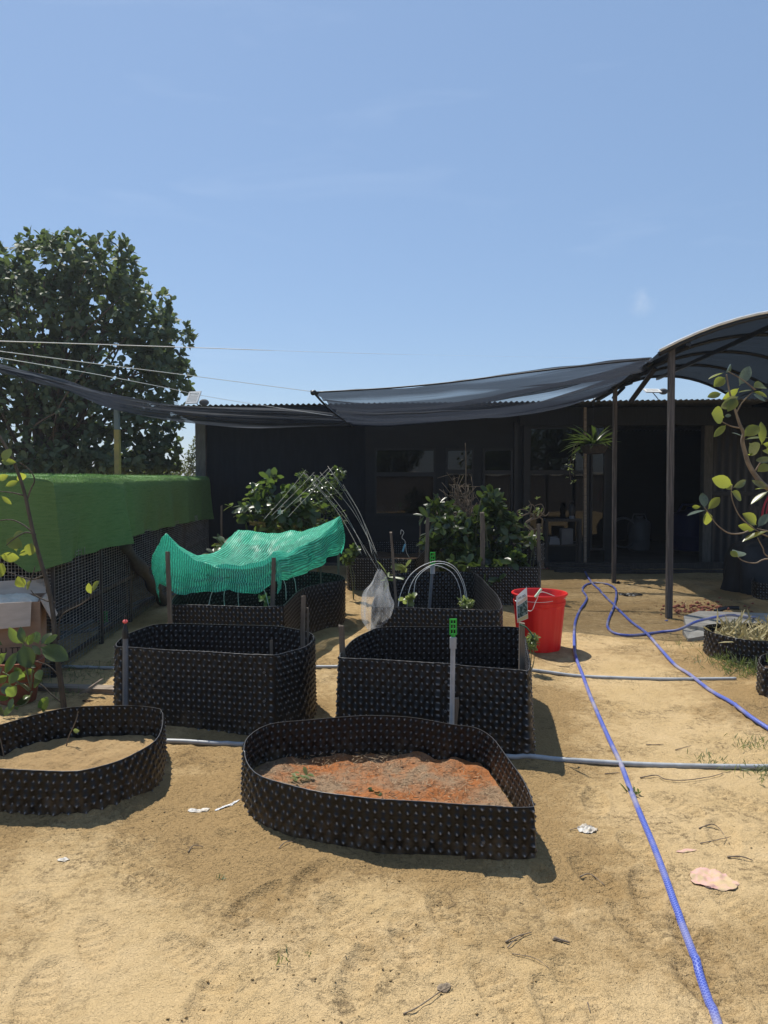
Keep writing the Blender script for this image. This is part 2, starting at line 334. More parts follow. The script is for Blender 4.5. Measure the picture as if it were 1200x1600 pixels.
M['sheen_leaf'] = leafmat('glossy_grey_green_leaf', (.075, .10, .065), (.13, .155, .10), (.16, .2, .06), .22, .22, .7)  # leaf sheen put into the colour: grey-green copy
M['pale_leaf'] = leafmat('young_leaf', (.10, .16, .05), (.18, .22, .08), (.35, .42, .12), .45, .4)
M['far_leaf'] = leafmat('hedge_leaf', (.05, .075, .03), (.10, .13, .05), (.18, .22, .06), .35, .5)
M['grass'] = leafmat('weed_blade', (.11, .14, .055), (.20, .21, .10), (.2, .28, .06), .35, .5)
M['straw'] = leafmat('straw', (.42, .35, .18), (.28, .25, .12), (.4, .34, .15), .2, .8)
M['litter'] = leafmat('mulch', (.30, .20, .11), (.45, .33, .20), (.3, .2, .1), .1, .9)
M['net_black'] = netmat('black_shade_net', (.024, .027, .034), .84, streak=(1.2, 70), tr=.45, tcol=(.034, .041, .056), vary=.10, t0=.55, spec=.08)
M['net_tunnel'] = netmat('tunnel_shade_net', (.014, .016, .020), .985, stripes=5.5, axis=1, streak=(1.5, 26), lo=.955, tr=.06, tcol=(.03, .034, .04), vary=.015, spec=.04, rough=.9)
M['net_green'] = netmat('green_shade_net', (.12, .56, .38), .88, stripes=17, axis=0, streak=(60, 12), lo=.72, dist=.15, dark=.34, tr=.4, tcol=(.05, .66, .46), vary=.17, rough=.4)
M['curtain'] = pm('dark_net_curtain', (.0055, .0075, .0115), (.009, .012, .017), rough=.85, scale=3, stretch=(5, 1, 1), spec=.2)
M['astro'] = leafmat('astro_blade', (.13, .22, .08), (.20, .32, .11), (.17, .34, .08), .3, .55)
# ================================================================== terrain
BEDS = []       # outlines in plan, for the banked sand round them
def bed_plan(pix, z):
    return crom([G(x, y, z)[:2] for x, y in pix], 8, True)
RIM = dict(
 A=([(381,1173),(388,1150),(422,1130),(485,1123),(560,1118),(593,1118),(643,1121),(706,1132),(743,1137),(770,1152),(793,1182),(818,1217),(833,1254),(828,1260),(785,1260),(727,1257),(660,1253),(593,1250),(547,1245),(497,1238),(447,1225),(406,1211),(387,1194)], .24),
 B=([(254,1112),(246,1106),(209,1102),(154,1103),(104,1106),(55,1116),(22,1125),(-30,1141),(-75,1165),(-80,1185),(-40,1198),(0,1201),(55,1203),(110,1204),(137,1201),(179,1190),(209,1177),(242,1157),(253,1135)], .24),
 C=([(180,1006),(190,996),(207,987),(243,976),(293,975),(360,977),(427,978),(460,982),(485,988),(490,998),(477,1010),(450,1018),(432,1023),(424,1024),(393,1022),(327,1018),(260,1015),(210,1011),(184,1010)], .49),
 D=([(531,1024),(540,1012),(554,999),(575,988),(596,981),(650,979),(710,979),(770,979),(808,981),(816,986),(822,1008),(827,1040),(824,1047),(816,1046),(770,1042),(710,1038),(650,1033),(590,1029),(538,1027)], .48),
 E=([(266,942),(274,929),(293,917),(340,906),(400,897),(460,893),(493,893),(527,897),(538,903),(527,908),(493,914),(467,923),(447,943),(438,947),(393,948),(327,946),(275,945)], .48),
 F=([(582,947),(586,930),(596,912),(610,899),(640,894),(690,893),(735,894),(750,902),(764,915),(776,928),(783,943),(783,952),(770,954),(700,951),(640,949),(595,949)], .48),
 G=([(543,871),(552,862),(575,849),(600,846),(640,846),(664,847),(668,852),(658,866),(648,873),(610,872),(560,872)], .48),
 H=([(730,880),(740,873),(770,869),(810,868),(838,869),(843,874),(844,883),(838,886),(800,886),(760,886),(735,885)], .48),
 J=([(1101,980),(1112,976),(1160,974),(1230,974),(1300,978),(1310,990),(1290,1000),(1230,1002),(1180,1001),(1143,996),(1113,988)], .24),
 K=([(1186,1030),(1192,1022),(1230,1017),(1330,1016),(1360,1030),(1340,1046),(1260,1050),(1200,1045),(1188,1038)], .24),
 L=([(1176,903),(1183,900),(1230,899),(1270,903),(1268,908),(1220,911),(1182,909)], .24))
PLAN = {k: bed_plan(p, z) for k, (p, z) in RIM.items()}
def poly_dist(x, y, poly):
    d = np.full(x.shape, 9.0); ins = np.zeros(x.shape, bool); n = len(poly)
    for i in range(n):
        ax, ay = poly[i]; bx, by = poly[(i+1) % n]; ex, ey = bx-ax, by-ay; L2 = ex*ex+ey*ey+1e-12
        t = np.clip(((x-ax)*ex+(y-ay)*ey)/L2, 0, 1); d = np.minimum(d, np.hypot(x-ax-t*ex, y-ay-t*ey))
        c = ((ay > y) != (by > y)); 
        if abs(by-ay) > 1e-9: ins ^= c & (x < (bx-ax)*(y-ay)/(by-ay)+ax)
    return np.where(ins, -d, d)
def bed_dist(x, y):
    best = np.full(x.shape, 9.0)
    for k, pl in PLAN.items():
        lo, hi = pl.min(0)-.9, pl.max(0)+.9
        w = (x > lo[0]) & (x < hi[0]) & (y > lo[1]) & (y < hi[1])
        if w.any():
            q = pl[::2]; best[w] = np.minimum(best[w], poly_dist(x[w], y[w], q))
    return best
PRINTS = []
for px, py, a in ((930,1375,.3),(1010,1390,2.9),(995,1450,.2),(905,1560,.2),(1090,1480,.1),(1110,1560,.3),(400,1420,-.6),(150,1480,.5),(640,1480,.2),(300,1500,.9),(700,1440,.3),(480,1390,-.4),(780,1560,.4),(1170,1430,.5),(60,1560,.2),(860,1400,.1),(200,1350,.7),(1000,1330,.2),(1150,1250,.4),(930,1250,-.2),(330,1570,-.1),(540,1450,.6),(250,1390,.9),(60,1430,.8),(1060,1260,.5),(1130,1310,-.2),(950,1100,.4),(1080,1110,.6),(870,1590,.1),(560,1540,-.2)):
    x, y, _ = G(px, py); PRINTS.append((x, y, a))
def ground_h(x, y, dist=None):
    x = np.asarray(x, float); y = np.asarray(y, float)
    if dist is None: dist = bed_dist(x, y)
    fade = np.clip(1.3-y/40, 0.15, 1)
    z = .035*fbm(x, y, .55, 3, 3)*fade+.014*fbm(x, y, 2.1, 3, 21)
    cl = np.clip(fbm(x, y, 1.3, 2, 40)*2.2+.25, 0, 1)
    z = z+cl*(.020*np.abs(fbm(x, y, 9, 3, 60))+.014*np.abs(fbm(x, y, 20, 2, 80))+.007*np.abs(fbm(x, y, 38, 1, 85)))+.004*fbm(x, y, 30, 2, 90)
    ri = 1-np.abs(fbm(x, y, 3.2, 2, 120))*5
    z = z+.006*np.clip(ri, 0, 1)**2*cl
    z = z+np.where(dist < .5, .028*np.exp(-np.clip(dist, 0, 9)/.12)*(.6+1.6*(vnoise(x*4, y*4, 5)+.5)), 0)
    for fx, fy, a in PRINTS:
        w = (np.abs(x-fx) < .3) & (np.abs(y-fy) < .3)
        if np.any(w):
            dx, dy = x[w]-fx, y[w]-fy; u = dx*math.cos(a)+dy*math.sin(a); v = -dx*math.sin(a)+dy*math.cos(a)
            q = (u/.055)**2+(v/.14)**2
            if z.ndim: z[w] += -.016*np.exp(-q**3)*(1+.25*np.sin(v*160))+.006*np.exp(-((np.sqrt(q)-1.2)/.16)**2)
    return z
def gz(x, y): return float(ground_h(np.array([x]), np.array([y]))[0])
def on(px, py):
    x, y, _ = G(px, py); return (x, y, gz(x, y))
def axis_pts(parts):
    o = [parts[0][0]]
    for a, b, s in parts:
        n = max(1, int(round((b-a)/s))); o += list(np.linspace(a, b, n+1)[1:])
    return np.array(o)
gx = axis_pts([(-160,-60,20),(-60,-12,3),(-12,-4,.2),(-4,-2.2,.04),(-2.2,2.2,.0105),(2.2,4.5,.035),(4.5,12,.2),(12,60,3),(60,160,20)])
gy = axis_pts([(-60,-20,20),(-20,-1,.6),(-1,1.4,.1),(1.4,4.2,.0105),(4.2,7,.02),(7,13,.05),(13,30,.5),(30,120,6),(120,160,20)])
XX, YY = np.meshgrid(gx, gy, indexing='ij')
DD = bed_dist(XX, YY); ZZ = ground_h(XX, YY, DD)
ZZ = np.where(DD < -.03, np.minimum(ZZ, 0)-.02, ZZ)
damp = np.clip(1.10-DD/.80, 0, 1)*(.85+1.1*fbm(XX, YY, 1.6, 3, 200))
damp = np.maximum(damp, np.clip(fbm(XX, YY, .9, 3, 230)*2.4-.2, 0, .6))
damp = np.maximum(damp, np.clip((YY-6.2)/2.0, 0, .55)*(1+fbm(XX, YY, 1.2, 2, 260)))
gob = mesh_np('ground', np.stack([XX.ravel(), YY.ravel(), ZZ.ravel()], 1), gridF(len(gx), len(gy)), M['sand'], attrs={'damp': damp.ravel()})
tag(gob, 'dry yellow sand of the yard', 'ground', kind='structure')
# loose crumbs of sand: uncountable
def scatter_lumps(name, pts, size, m, seed, flat=.7, attrs=None):
    r = np.random.default_rng(seed); n = len(pts)
    T = np.array([(0,0,1),(.9,0,.2),(.28,.85,.2),(-.73,.53,.25),(-.73,-.53,.2),(.28,-.85,.25),(0,0,-.6)])
    Fk = np.array([(0,1,2),(0,2,3),(0,3,4),(0,4,5),(0,5,1),(6,2,1),(6,3,2),(6,4,3),(6,5,4),(6,1,5)])
    s = np.minimum(size*np.exp(r.normal(0, .5, n)), size*2.4); a = r.uniform(0, 6.28, n)
    J = T[None]*(1+r.normal(0, .22, (n, 7, 3))); x = J[..., 0]*np.cos(a)[:, None]-J[..., 1]*np.sin(a)[:, None]; y = J[..., 0]*np.sin(a)[:, None]+J[..., 1]*np.cos(a)[:, None]
    V = np.stack([x, y, J[..., 2]*flat], 2)*s[:, None, None]+pts[:, None, :]
    F = (Fk[None]+7*np.arange(n)[:, None, None]).reshape(-1, 3)
    return mesh_np(name, V.reshape(-1, 3), F, m, smooth=True, attrs=attrs and {k: np.repeat(v, 7) for k, v in attrs.items()})
cx = RNG.uniform(-2.2, 2.4, 60000); cy = 1.7+RNG.uniform(0, 1, 60000)**1.5*5
cmask = fbm(cx, cy, 1.3, 2, 40)*2.2+.1+.5*(bed_dist(cx, cy) < .35); keep = (RNG.uniform(0, 1, 60000) < np.clip(cmask, .03, .55)) & (bed_dist(cx, cy) > .02)
cx, cy = cx[keep][:2600], cy[keep][:2600]; cz = ground_h(cx, cy)
o = scatter_lumps('sand_crumbs', np.stack([cx, cy, cz+.001], 1), .0023, M['sand'], 5, .55, attrs={'damp': np.clip(.4+fbm(cx, cy, 2, 2, 3), 0, 1)})
tag(o, 'loose crumbs of sand lying on the yard', 'sand crumbs', kind='stuff')
# ================================================================== planting beds (dimpled sheet rings)
def dimple_wall(plan, ztop, zbot, ds, pitch, rowp, bh, flare, seed):
    p, L = resample(plan, 400); K = max(8, int(round(L/pitch))); per = max(5, int(round(pitch/ds))); n = K*per
    p, L = resample(plan, n); pt = L/K
    tn = np.roll(p, -3, 0)-np.roll(p, 3, 0); tn /= np.linalg.norm(tn, axis=1)[:, None]
    nr = np.stack([tn[:, 1], -tn[:, 0]], 1)
    area = np.sum(p[:, 0]*np.roll(p[:, 1], -1)-np.roll(p[:, 0], -1)*p[:, 1])
    if area < 0: nr = -nr
    H = ztop-zbot; m = max(6, int(round(H/ds)))
    s = np.arange(n)/per; t = np.linspace(0, 1, m+1)
    SS, TT = np.meshgrid(s, t, indexing='ij'); Z = zbot+TT*H
    dn = (ztop-Z)/rowp-.45
    def bumps(off):
        d = np.zeros_like(SS)
        r0 = np.round(dn); odd = (np.mod(r0, 2))*.5+off
        u = SS-odd; u = (u-np.round(u))*pt; v = (dn-r0)*rowp
        rr = np.hypot(u, v)/.0072
        return np.exp(-rr**1.7)
    b0, b1 = bumps(0), bumps(.5); disp = bh*b0-bh*.8*b1; tip = np.clip((np.maximum(b0, b1)-.56)/.3, 0, 1)*RNG.uniform(.35, 1, b0.shape)  # tip masks where the painted glint sits on each stud
    disp += .010*fbm(SS*pt*1.2, Z*1.5, 1.5, 2, seed)+flare*(1-TT)
    zz = Z+.010*fbm(SS*pt, SS*0+seed, 1.6, 2, seed)*TT
    V = np.stack([p[:, None, 0]+nr[:, None, 0]*disp, p[:, None, 1]+nr[:, None, 1]*disp, zz], 2)
    lip = V[:, -1:, :].copy(); lip[..., 0] -= nr[:, None, 0]*.004; lip[..., 1] -= nr[:, None, 1]*.004
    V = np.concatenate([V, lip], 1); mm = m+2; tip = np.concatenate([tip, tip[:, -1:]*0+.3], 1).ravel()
    F = gridF(n, mm); a = (n-1)*mm+np.arange(mm-1); b = np.arange(mm-1)
    F = np.vstack([F, np.stack([a, b, b+1, a+1], 1)])
    return V.reshape(-1, 3), F, {'tip': tip}
def soil_disc(plan, z, amp, seed, rings=26):
    p, L = resample(plan, 160); c = p.mean(0); V = []; fr = np.linspace(0, .985, rings)
    q = c+(p-c)[None]*fr[:, None, None]; zz = z+amp*(fbm(q[..., 0], q[..., 1], 3, 3, seed)+.6*fbm(q[..., 0], q[..., 1], 14, 3, seed+9))-.0*fr[:, None]
    V = np.concatenate([q, zz[..., None]], 2).reshape(-1, 3); n = 160
    F = [(i*n+k, i*n+(k+1) % n, (i+1)*n+(k+1) % n, (i+1)*n+k) for i in range(rings-1) for k in range(n)]
    return V, np.array(F)
def soilmat(name, a, b, c, sc):
    m, n, l, out = newmat(name); s = n.new('ShaderNodeBsdfPrincipled'); s.inputs['Roughness'].default_value = .95; s.inputs['Specular IOR Level'].default_value = .1
    n1 = noise(n, l, sc, 5, rough=.65); n2 = noise(n, l, 45, 4, rough=.7); n3 = noise(n, l, 180, 2)
    col = mixc(n, l, rng_(n, l, n1, .42, .6), a, b); col = mixc(n, l, rng_(n, l, n2, .5, .72, 0, .8), col, c); l.new(col, s.inputs['Base Color'])
    l.new(bumpn(n, l, n3, .8, .004, bumpn(n, l, n2, .9, .015)), s.inputs['Normal']); l.new(s.outputs[0], out.inputs[0]); return m
M['soil_red'] = soilmat('red_soil', (.38, .145, .052), (.29, .20, .125), (.12, .075, .045), 3.4)
M['soil_sand'] = soilmat('bed_sand', (.36, .24, .115), (.42, .29, .145), (.25, .16, .075), 2.0)
BG = 'dimpled black planting beds in the yard'
def bed(key, label, ds, soil, soilz, flare=.015, seed=1, amp=.03, seam=None):
    pl = PLAN[key]; zt = RIM[key][1]; c = pl.mean(0)
    t = thing('planting_bed', label, 'planting bed', (c[0], c[1], 0), BG)
    V, F, at = dimple_wall(pl, zt, -.045, ds, .064, .034, .0115, flare, seed)
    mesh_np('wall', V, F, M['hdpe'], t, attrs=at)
    if seam:   # the sheet's end overlaps its start and is screwed down
        mm = int(round((zt+.045)/ds)); mm = max(6, mm)+2; Q = V.reshape(-1, mm, 3); n_ = len(Q); x0, y0, _ = G(seam[0], seam[1], zt); i0 = int(np.argmin(np.hypot(Q[:, -2, 0]-x0, Q[:, -2, 1]-y0))); k = int(.15/ds); ix = (i0+np.arange(k)) % n_
        W_ = Q[ix].copy(); tg = np.gradient(W_[:, mm//2, :2], axis=0); nn = np.stack([tg[:, 1], -tg[:, 0]], 1); nn /= np.linalg.norm(nn, axis=1)[:, None]+1e-9; sg = np.sign(np.sum(nn*(W_[:, mm//2, :2]-c), axis=1)); nn *= sg[:, None]
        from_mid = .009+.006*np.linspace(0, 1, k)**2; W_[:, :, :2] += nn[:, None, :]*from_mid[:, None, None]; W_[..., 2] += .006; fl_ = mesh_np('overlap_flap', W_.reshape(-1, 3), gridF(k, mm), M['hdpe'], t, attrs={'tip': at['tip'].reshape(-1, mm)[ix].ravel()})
        for zf in (.2, .5, .8): q_ = W_[k//2, int(mm*zf)]; n3_ = nn[k//2]; MB().tube([q_+[n3_[0]*-.004, n3_[1]*-.004, 0], q_+[n3_[0]*.010, n3_[1]*.010, 0]], .007, 8).build('screw', M['dull_screw'], t)
    V, F = soil_disc(pl, soilz, amp, seed); mesh_np('soil', V, F, soil, t, attrs={'damp': np.full(len(V), .5)})
    return t
bedA = bed('A', 'low black dimpled bed of reddish soil, front and centre in the yard', .0046, M['soil_red'], .045, .012, 3, .05, (785, 1260))
bedB = bed('B', 'low black dimpled bed holding bare sand and a thin seedling, cut by the left edge', .0047, M['soil_sand'], .07, .012, 5, .04)
bedC = bed('C', 'tall black dimpled bed on the left, behind the low sand bed', .0050, M['soil_dark'], .2, .015, 7, seam=(432, 1023))
bedD = bed('D', 'tall black dimpled bed right behind the low red soil bed', .0050, M['soil_dark'], .2, .03, 9, seam=(720, 1039))
bedE = bed('E', 'tall black dimpled bed standing under the teal net', .0066, M['soil_dark'], .08, .01, 11)
bedF = bed('F', 'black dimpled bed with white wire hoops arched over it', .0066, M['soil_dark'], .10, .01, 13)
bedG = bed('G', 'far black dimpled bed nearest the dark windows, left of the citrus', .0085, M['soil_dark'], .3, .0, 15)
bedH = bed('H', 'far black dimpled bed under the big citrus, behind the red bucket', .0085, M['soil_dark'], .38, .0, 17)
bedJ = bed('J', 'low dimpled bed of dry straw grass beside the concrete slab', .0062, M['soil_dark'], .19, .01, 19)
bedK = bed('K', 'low dimpled bed cut by the right edge, nearest the weeds', .0062, M['soil_dark'], .17, .01, 21)
bedL = bed('L', 'small shaded dimpled bed at right edge by the dark tarp heap', .0085, M['soil_dark'], .15, .0, 23)
# ================================================================== leaves
def frames(D, N):
    D = D/np.linalg.norm(D, axis=1)[:, None]; Sd = np.cross(D, N); q = np.linalg.norm(Sd, axis=1); Sd[q < 1e-4] = (1, 0, 0)
    Sd /= np.linalg.norm(Sd, axis=1)[:, None]; return D, Sd, np.cross(Sd, D)
def leaves(Pt, D, N, L, Wd, fold=.22, droop=.18, fine=False):
    """real bent leaf blades; returns V, F(quads), per vertex rnd"""
    Pt, D, N = map(lambda a: np.asarray(a, float), (Pt, D, N)); n = len(Pt); L = np.broadcast_to(L, n).astype(float); Wd = np.broadcast_to(Wd, n).astype(float)
    D, Sd, U = frames(D, N)
    if fine:
        st = [(0, .03), (.08, .06), (.2, .30), (.38, .46), (.58, .5), (.76, .40), (.9, .22), (1, .015)]
    else:
        st = [(0, .05), (.34, .42), (.76, .47), (1, .13)]
    T = []
    for a, w in st:
        T += [(a, -w, fold*w), (a, 0, 0), (a, w, fold*w)]
    T = np.array(T); dr = droop*RNG.uniform(.2, 1.6, n)
    V = Pt[:, None, :]+D[:, None, :]*(T[None, :, 0]*L[:, None])[..., None]+Sd[:, None, :]*(T[None, :, 1]*Wd[:, None])[..., None]+U[:, None, :]*(T[None, :, 2]*Wd[:, None]-dr[:, None]*L[:, None]*T[None, :, 0]**2)[..., None]
    k = len(st); F = []
    for i in range(k-1):
        F += [(i*3, i*3+1, i*3+4, i*3+3), (i*3+1, i*3+2, i*3+5, i*3+4)]
    F = (np.array(F)[None]+(3*k)*np.arange(n)[:, None, None]).reshape(-1, 4)
    return V.reshape(-1, 3), F, np.repeat(RNG.uniform(0, 1, n)**1.6, 3*k)
def leaf_mesh(name, parts, m, parent):
    V = np.concatenate([p[0] for p in parts]); o = 0; Fs = []
    for p in parts: Fs.append(p[1]+o); o += len(p[0])
    return mesh_np(name, V, np.concatenate(Fs), m, parent, attrs={'rnd': np.concatenate([p[2] for p in parts])})
def rosettes(C, A, k, L, Wd, spread=.9, upb=.25, r=None):
    """k leaves splayed round each shoot tip C with axis A"""
    n = len(C); A = A/np.linalg.norm(A, axis=1)[:, None]
    Pt = np.repeat(C, k, 0); Ax = np.repeat(A, k, 0); rv = RNG.normal(0, 1, (n*k, 3)); rv /= np.linalg.norm(rv, axis=1)[:, None]
    D = Ax*(1-spread*.55)+rv*spread; D[:, 2] += upb*RNG.uniform(-.6, 1, n*k)
    N = Ax+np.array([0, 0, .6])+RNG.normal(0, .35, (n*k, 3))
    s = RNG.uniform(.65, 1.15, n*k)
    return leaves(Pt-Ax*L*.3*RNG.uniform(0, 1, n*k)[:, None], D, N, L*s, Wd*s)
def blob_points(blobs, n, hollow=.55):
    w = np.array([b[3]*b[4]*b[5] for b in blobs])**.67; idx = RNG.choice(len(blobs), n, p=w/w.sum()); B = np.array(blobs, float)[idx]
    d = RNG.normal(0, 1, (n, 3)); d /= np.linalg.norm(d, axis=1)[:, None]; r = hollow+(1-hollow)*RNG.uniform(0, 1, n)**.6
    return B[:, :3]+d*r[:, None]*B[:, 3:6], d*np.array([1, 1, .8])+np.array([0, 0, .35]), idx
def limbs(mb, base, tips, r0, r1, knee=.45, n=7, jit=.1):
    for t in tips:
        b = np.array(base); t = np.array(t); mid = b*(1-knee)+t*knee; mid[2] += .12*abs(t[2]-b[2]); mid[:2] = b[:2]*.6+t[:2]*.4
        q = crom([b, mid+RNG.normal(0, jit, 3), t], 4); mb.tube(q, np.linspace(r0, r1, len(q)), n)
# ---- the big tree beyond the cages
TY = 15.0
def pxblob(px, py, rx, ry, y, dz=1.1):
    c = P(px, py, y); s = y/FPX; return (c[0], c[1], c[2], rx*s, dz, ry*s)
t = thing('jackfruit_tree', 'large dense dark green broadleaf tree behind the grass covered cages', 'tree', P(70, 860, TY)[:2]+(0,))
bl = [pxblob(*b) for b in ((75,425,72,55,15.0,1.2),(118,400,45,38,14.6,.9),(178,425,36,50,14.8,.9),(150,480,80,62,15.2,1.3),(60,500,100,70,15.0,1.4),(225,500,50,52,14.8,1.0),(258,540,40,50,14.9,.9),(170,570,95,60,15,1.3),(250,595,44,42,14.9,.9),(60,590,100,62,15,1.3),(140,640,90,48,15,1.2),(232,655,48,46,15,.9),(252,700,34,42,15.1,.8),(235,725,40,26,15.1,.7),(160,700,80,38,15.2,1.1),(50,670,75,50,15.2,1.1),(10,450,46,50,15.2,1),(-60,520,80,120,15.2,1.3),(-60,640,80,80,15.2,1.2),(20,720,60,28,15.4,1),(110,720,70,26,14.7,.8),(190,725,60,22,14.7,.8),(60,735,60,20,14.8,.8))]
C, A, ix = blob_points(bl, 3150, .5)
low = C[:, 2] < P(0, 640, TY)[2]; keep = ~low | (RNG.uniform(0, 1, len(C)) < .97); C, A = C[keep], A[keep]
parts = [rosettes(C+RNG.normal(0, .05, C.shape), A, 6, .165, .098, 1.15, .25)]
tips = []
for px, py in ((105,362),(125,356),(88,362),(60,372),(78,368),(140,372),(172,378),(196,372),(205,382),(186,376),(208,402),(44,378),(30,396),(12,405),(232,442),(246,452),(263,464),(266,478),(290,498),(302,520),(296,510),(298,575),(292,560),(290,600),(284,628),(270,742),(276,700),(215,420),(208,432)):
    c = P(px, py+12, 14.8+RNG.uniform(-.4, .4)); tips.append(c)
parts.append(rosettes(np.array(tips), np.tile([0, 0, 1.0], (len(tips), 1))+RNG.normal(0, .3, (len(tips), 3)), 9, .19, .095, .75, .6))
leaf_mesh('crown', parts, M['tree_leaf'], t)
mb = MB()
for (bx, tx, ty, rr) in ((52,40,560,.11),(62,85,470,.13),(84,110,440,.12),(88,175,480,.10),(75,140,560,.09),(95,225,560,.07)):
    b = np.array(P(bx, 866, TY)); e = np.array(P(tx, ty, TY)); k = np.array(P(bx*.7+tx*.3-8, 720, TY))
    mb.tube(crom([b, (b+k)/2+[.05, 0, 0], k, (k+e)/2, e], 4), np.linspace(rr, rr*.25, 17), 9)
    limbs(mb, k, C[RNG.choice(len(C), 10)], rr*.33, .012, .5, 5, .2)
mb.build('trunk', M['bark'], t, smooth=True)
# ---- hedge line far away, shrub behind the cages
n = 5200; hx = RNG.uniform(-75, 75, n); hy = RNG.uniform(62, 74, n); hh = (1.9+1.3*fbm(hx, hx*0, .12, 3, 8)+.5*fbm(hx, hx*0, .8, 2, 9)); hz = RNG.uniform(0, 1, n)**.7*np.clip(hh, .9, 4)
o = leaf_mesh('far_hedge', [leaves(np.stack([hx, hy, hz], 1), RNG.normal(0, 1, (n, 3)), RNG.normal(0, 1, (n, 3))+[0, 0, 1], .8, .5)], M['far_leaf'], None)
tag(o, 'distant green hedge line along the horizon', 'hedge', kind='stuff')
def small_shrub(name, label, px, y, blobs, m, leafL, leafW, nros, k=6, cat='shrub', hollow=.3, stems=6, sr=.012, base=None, extra=None, group=None):
    b = base or (P(px, 800, y)[0], y, 0); t = thing(name, label, cat, b, group)
    bb = [pxblob(*q) for q in blobs]; C, A, _ = blob_points(bb, nros, hollow)
    pr = [rosettes(C, A, k, leafL, leafW, .95, .2)]
    if extra is not None: pr += extra
    leaf_mesh('foliage', pr, m, t); mb = MB(); limbs(mb, b, C[RNG.choice(len(C), stems)], sr, sr*.3, .5, 6, .04)
    mb.build('stem', M['green_stem'], t, smooth=True); return t, C
small_shrub('wild_shrub', 'sunlit airy shrub between the big tree and the shed post', 298, 19, [(298,722,10,22,19,.3),(290,735,20,10,19,.3),(303,700,5,20,19,.2)], M['far_leaf'], .09, .03, 130, 5)
small_shrub('wild_shrub', 'light green bush peeping over the middle of the grass matting', 150, 17.5, [(130,742,35,8,17.5,.5),(175,738,25,10,17.5,.5),(215,744,30,7,17.5,.4),(260,742,25,8,17.5,.4)], M['far_leaf'], .13, .06, 260, 6)
# ================================================================== shed
YF = 12.4
def X(px, y=YF): return (px-600)/FPX*(P(600, 745, y)[1]*1.0)*1.0
def X(px, y=YF): return P(px, 745, y)[0]
def Zp(py, y=YF): return P(600, py, y)[2]
shed = thing('garden_shed', 'long low dark shed with corrugated roof across the back of the yard', 'shed', (1.2, YF, 0))
yb = 17.0; xl, xr = X(309), X(1345)
# roof: corrugated sheet, edge waves seen against the sky
nx = 900; rx = np.linspace(X(262), xr+.35, nx); ry = np.array([11.95, 12.2, 14.5, 17.3])
zr = np.interp(rx, [rx[0], X(330), X(1110), xr+.35], [Zp(634, 11.95), Zp(633, 11.95), Zp(624, 11.95), Zp(623, 11.95)])
wv = .013*np.sin(rx*2*math.pi/.088)
V = np.zeros((nx, 4, 3)); V[..., 0] = rx[:, None]; V[..., 1] = ry[None]; V[..., 2] = (zr+wv)[:, None]+np.array([0, -.006, -.09, -.2])[None]
V2 = V.copy(); V2[..., 2] -= .007
roof = mesh_np('roof', np.concatenate([V.reshape(-1, 3), V2.reshape(-1, 3), ]), np.vstack([gridF(nx, 4), gridF(nx, 4)+nx*4, np.stack([np.arange(nx-1)*4, np.arange(1, nx)*4, np.arange(1, nx)*4+nx*4, np.arange(nx-1)*4+nx*4], 1)]), M['roofing'], shed)
MB().slab((X(262), 12.0, 2.55), (X(815), 12.06, 2.645)).build('eaves_board', M['fascia'], shed)
mb = MB()
for a, b in (((xl+.02, yb-.1, 0), (xr, yb, 2.72)), ((xl+.02, YF+.25, 0), (xl+.1, yb-.1, 2.58)), ((xr-.08, YF+.1, 0), (xr, yb-.1, 2.58))): mb.slab(a, b)
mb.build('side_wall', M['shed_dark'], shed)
MB().slab((xl, YF-.02, -.05), (xr, yb, .05)).build('floor', pm('dirty_floor', (.10, .09, .08), (.07, .062, .055), rough=.9, scale=3), shed)
# dark net curtain on the left bay, hung from the eaves
n = 120; cxs = np.linspace(X(322), X(571), n); czs = np.linspace(.05, 2.6, 14)
V = np.zeros((n, 14, 3)); V[..., 0] = cxs[:, None]; V[..., 2] = czs[None]; V[..., 1] = YF+.04+.018*np.sin(cxs*9+2*np.sin(cxs*2.1))[:, None]*(1.2-czs[None]/3)+.012*fbm(np.repeat(cxs[:, None], 14, 1), np.repeat(czs[None], n, 0), 2.5, 2, 7)
mesh_np('net_curtain', V.reshape(-1, 3), gridF(n, 14), M['curtain'], shed)
MB().box(((X(307)+X(323))/2, YF+.02, 1.3), (X(323)-X(307), .16, 2.6), bev=.008).build('corner_post', M['grey_post'], shed)
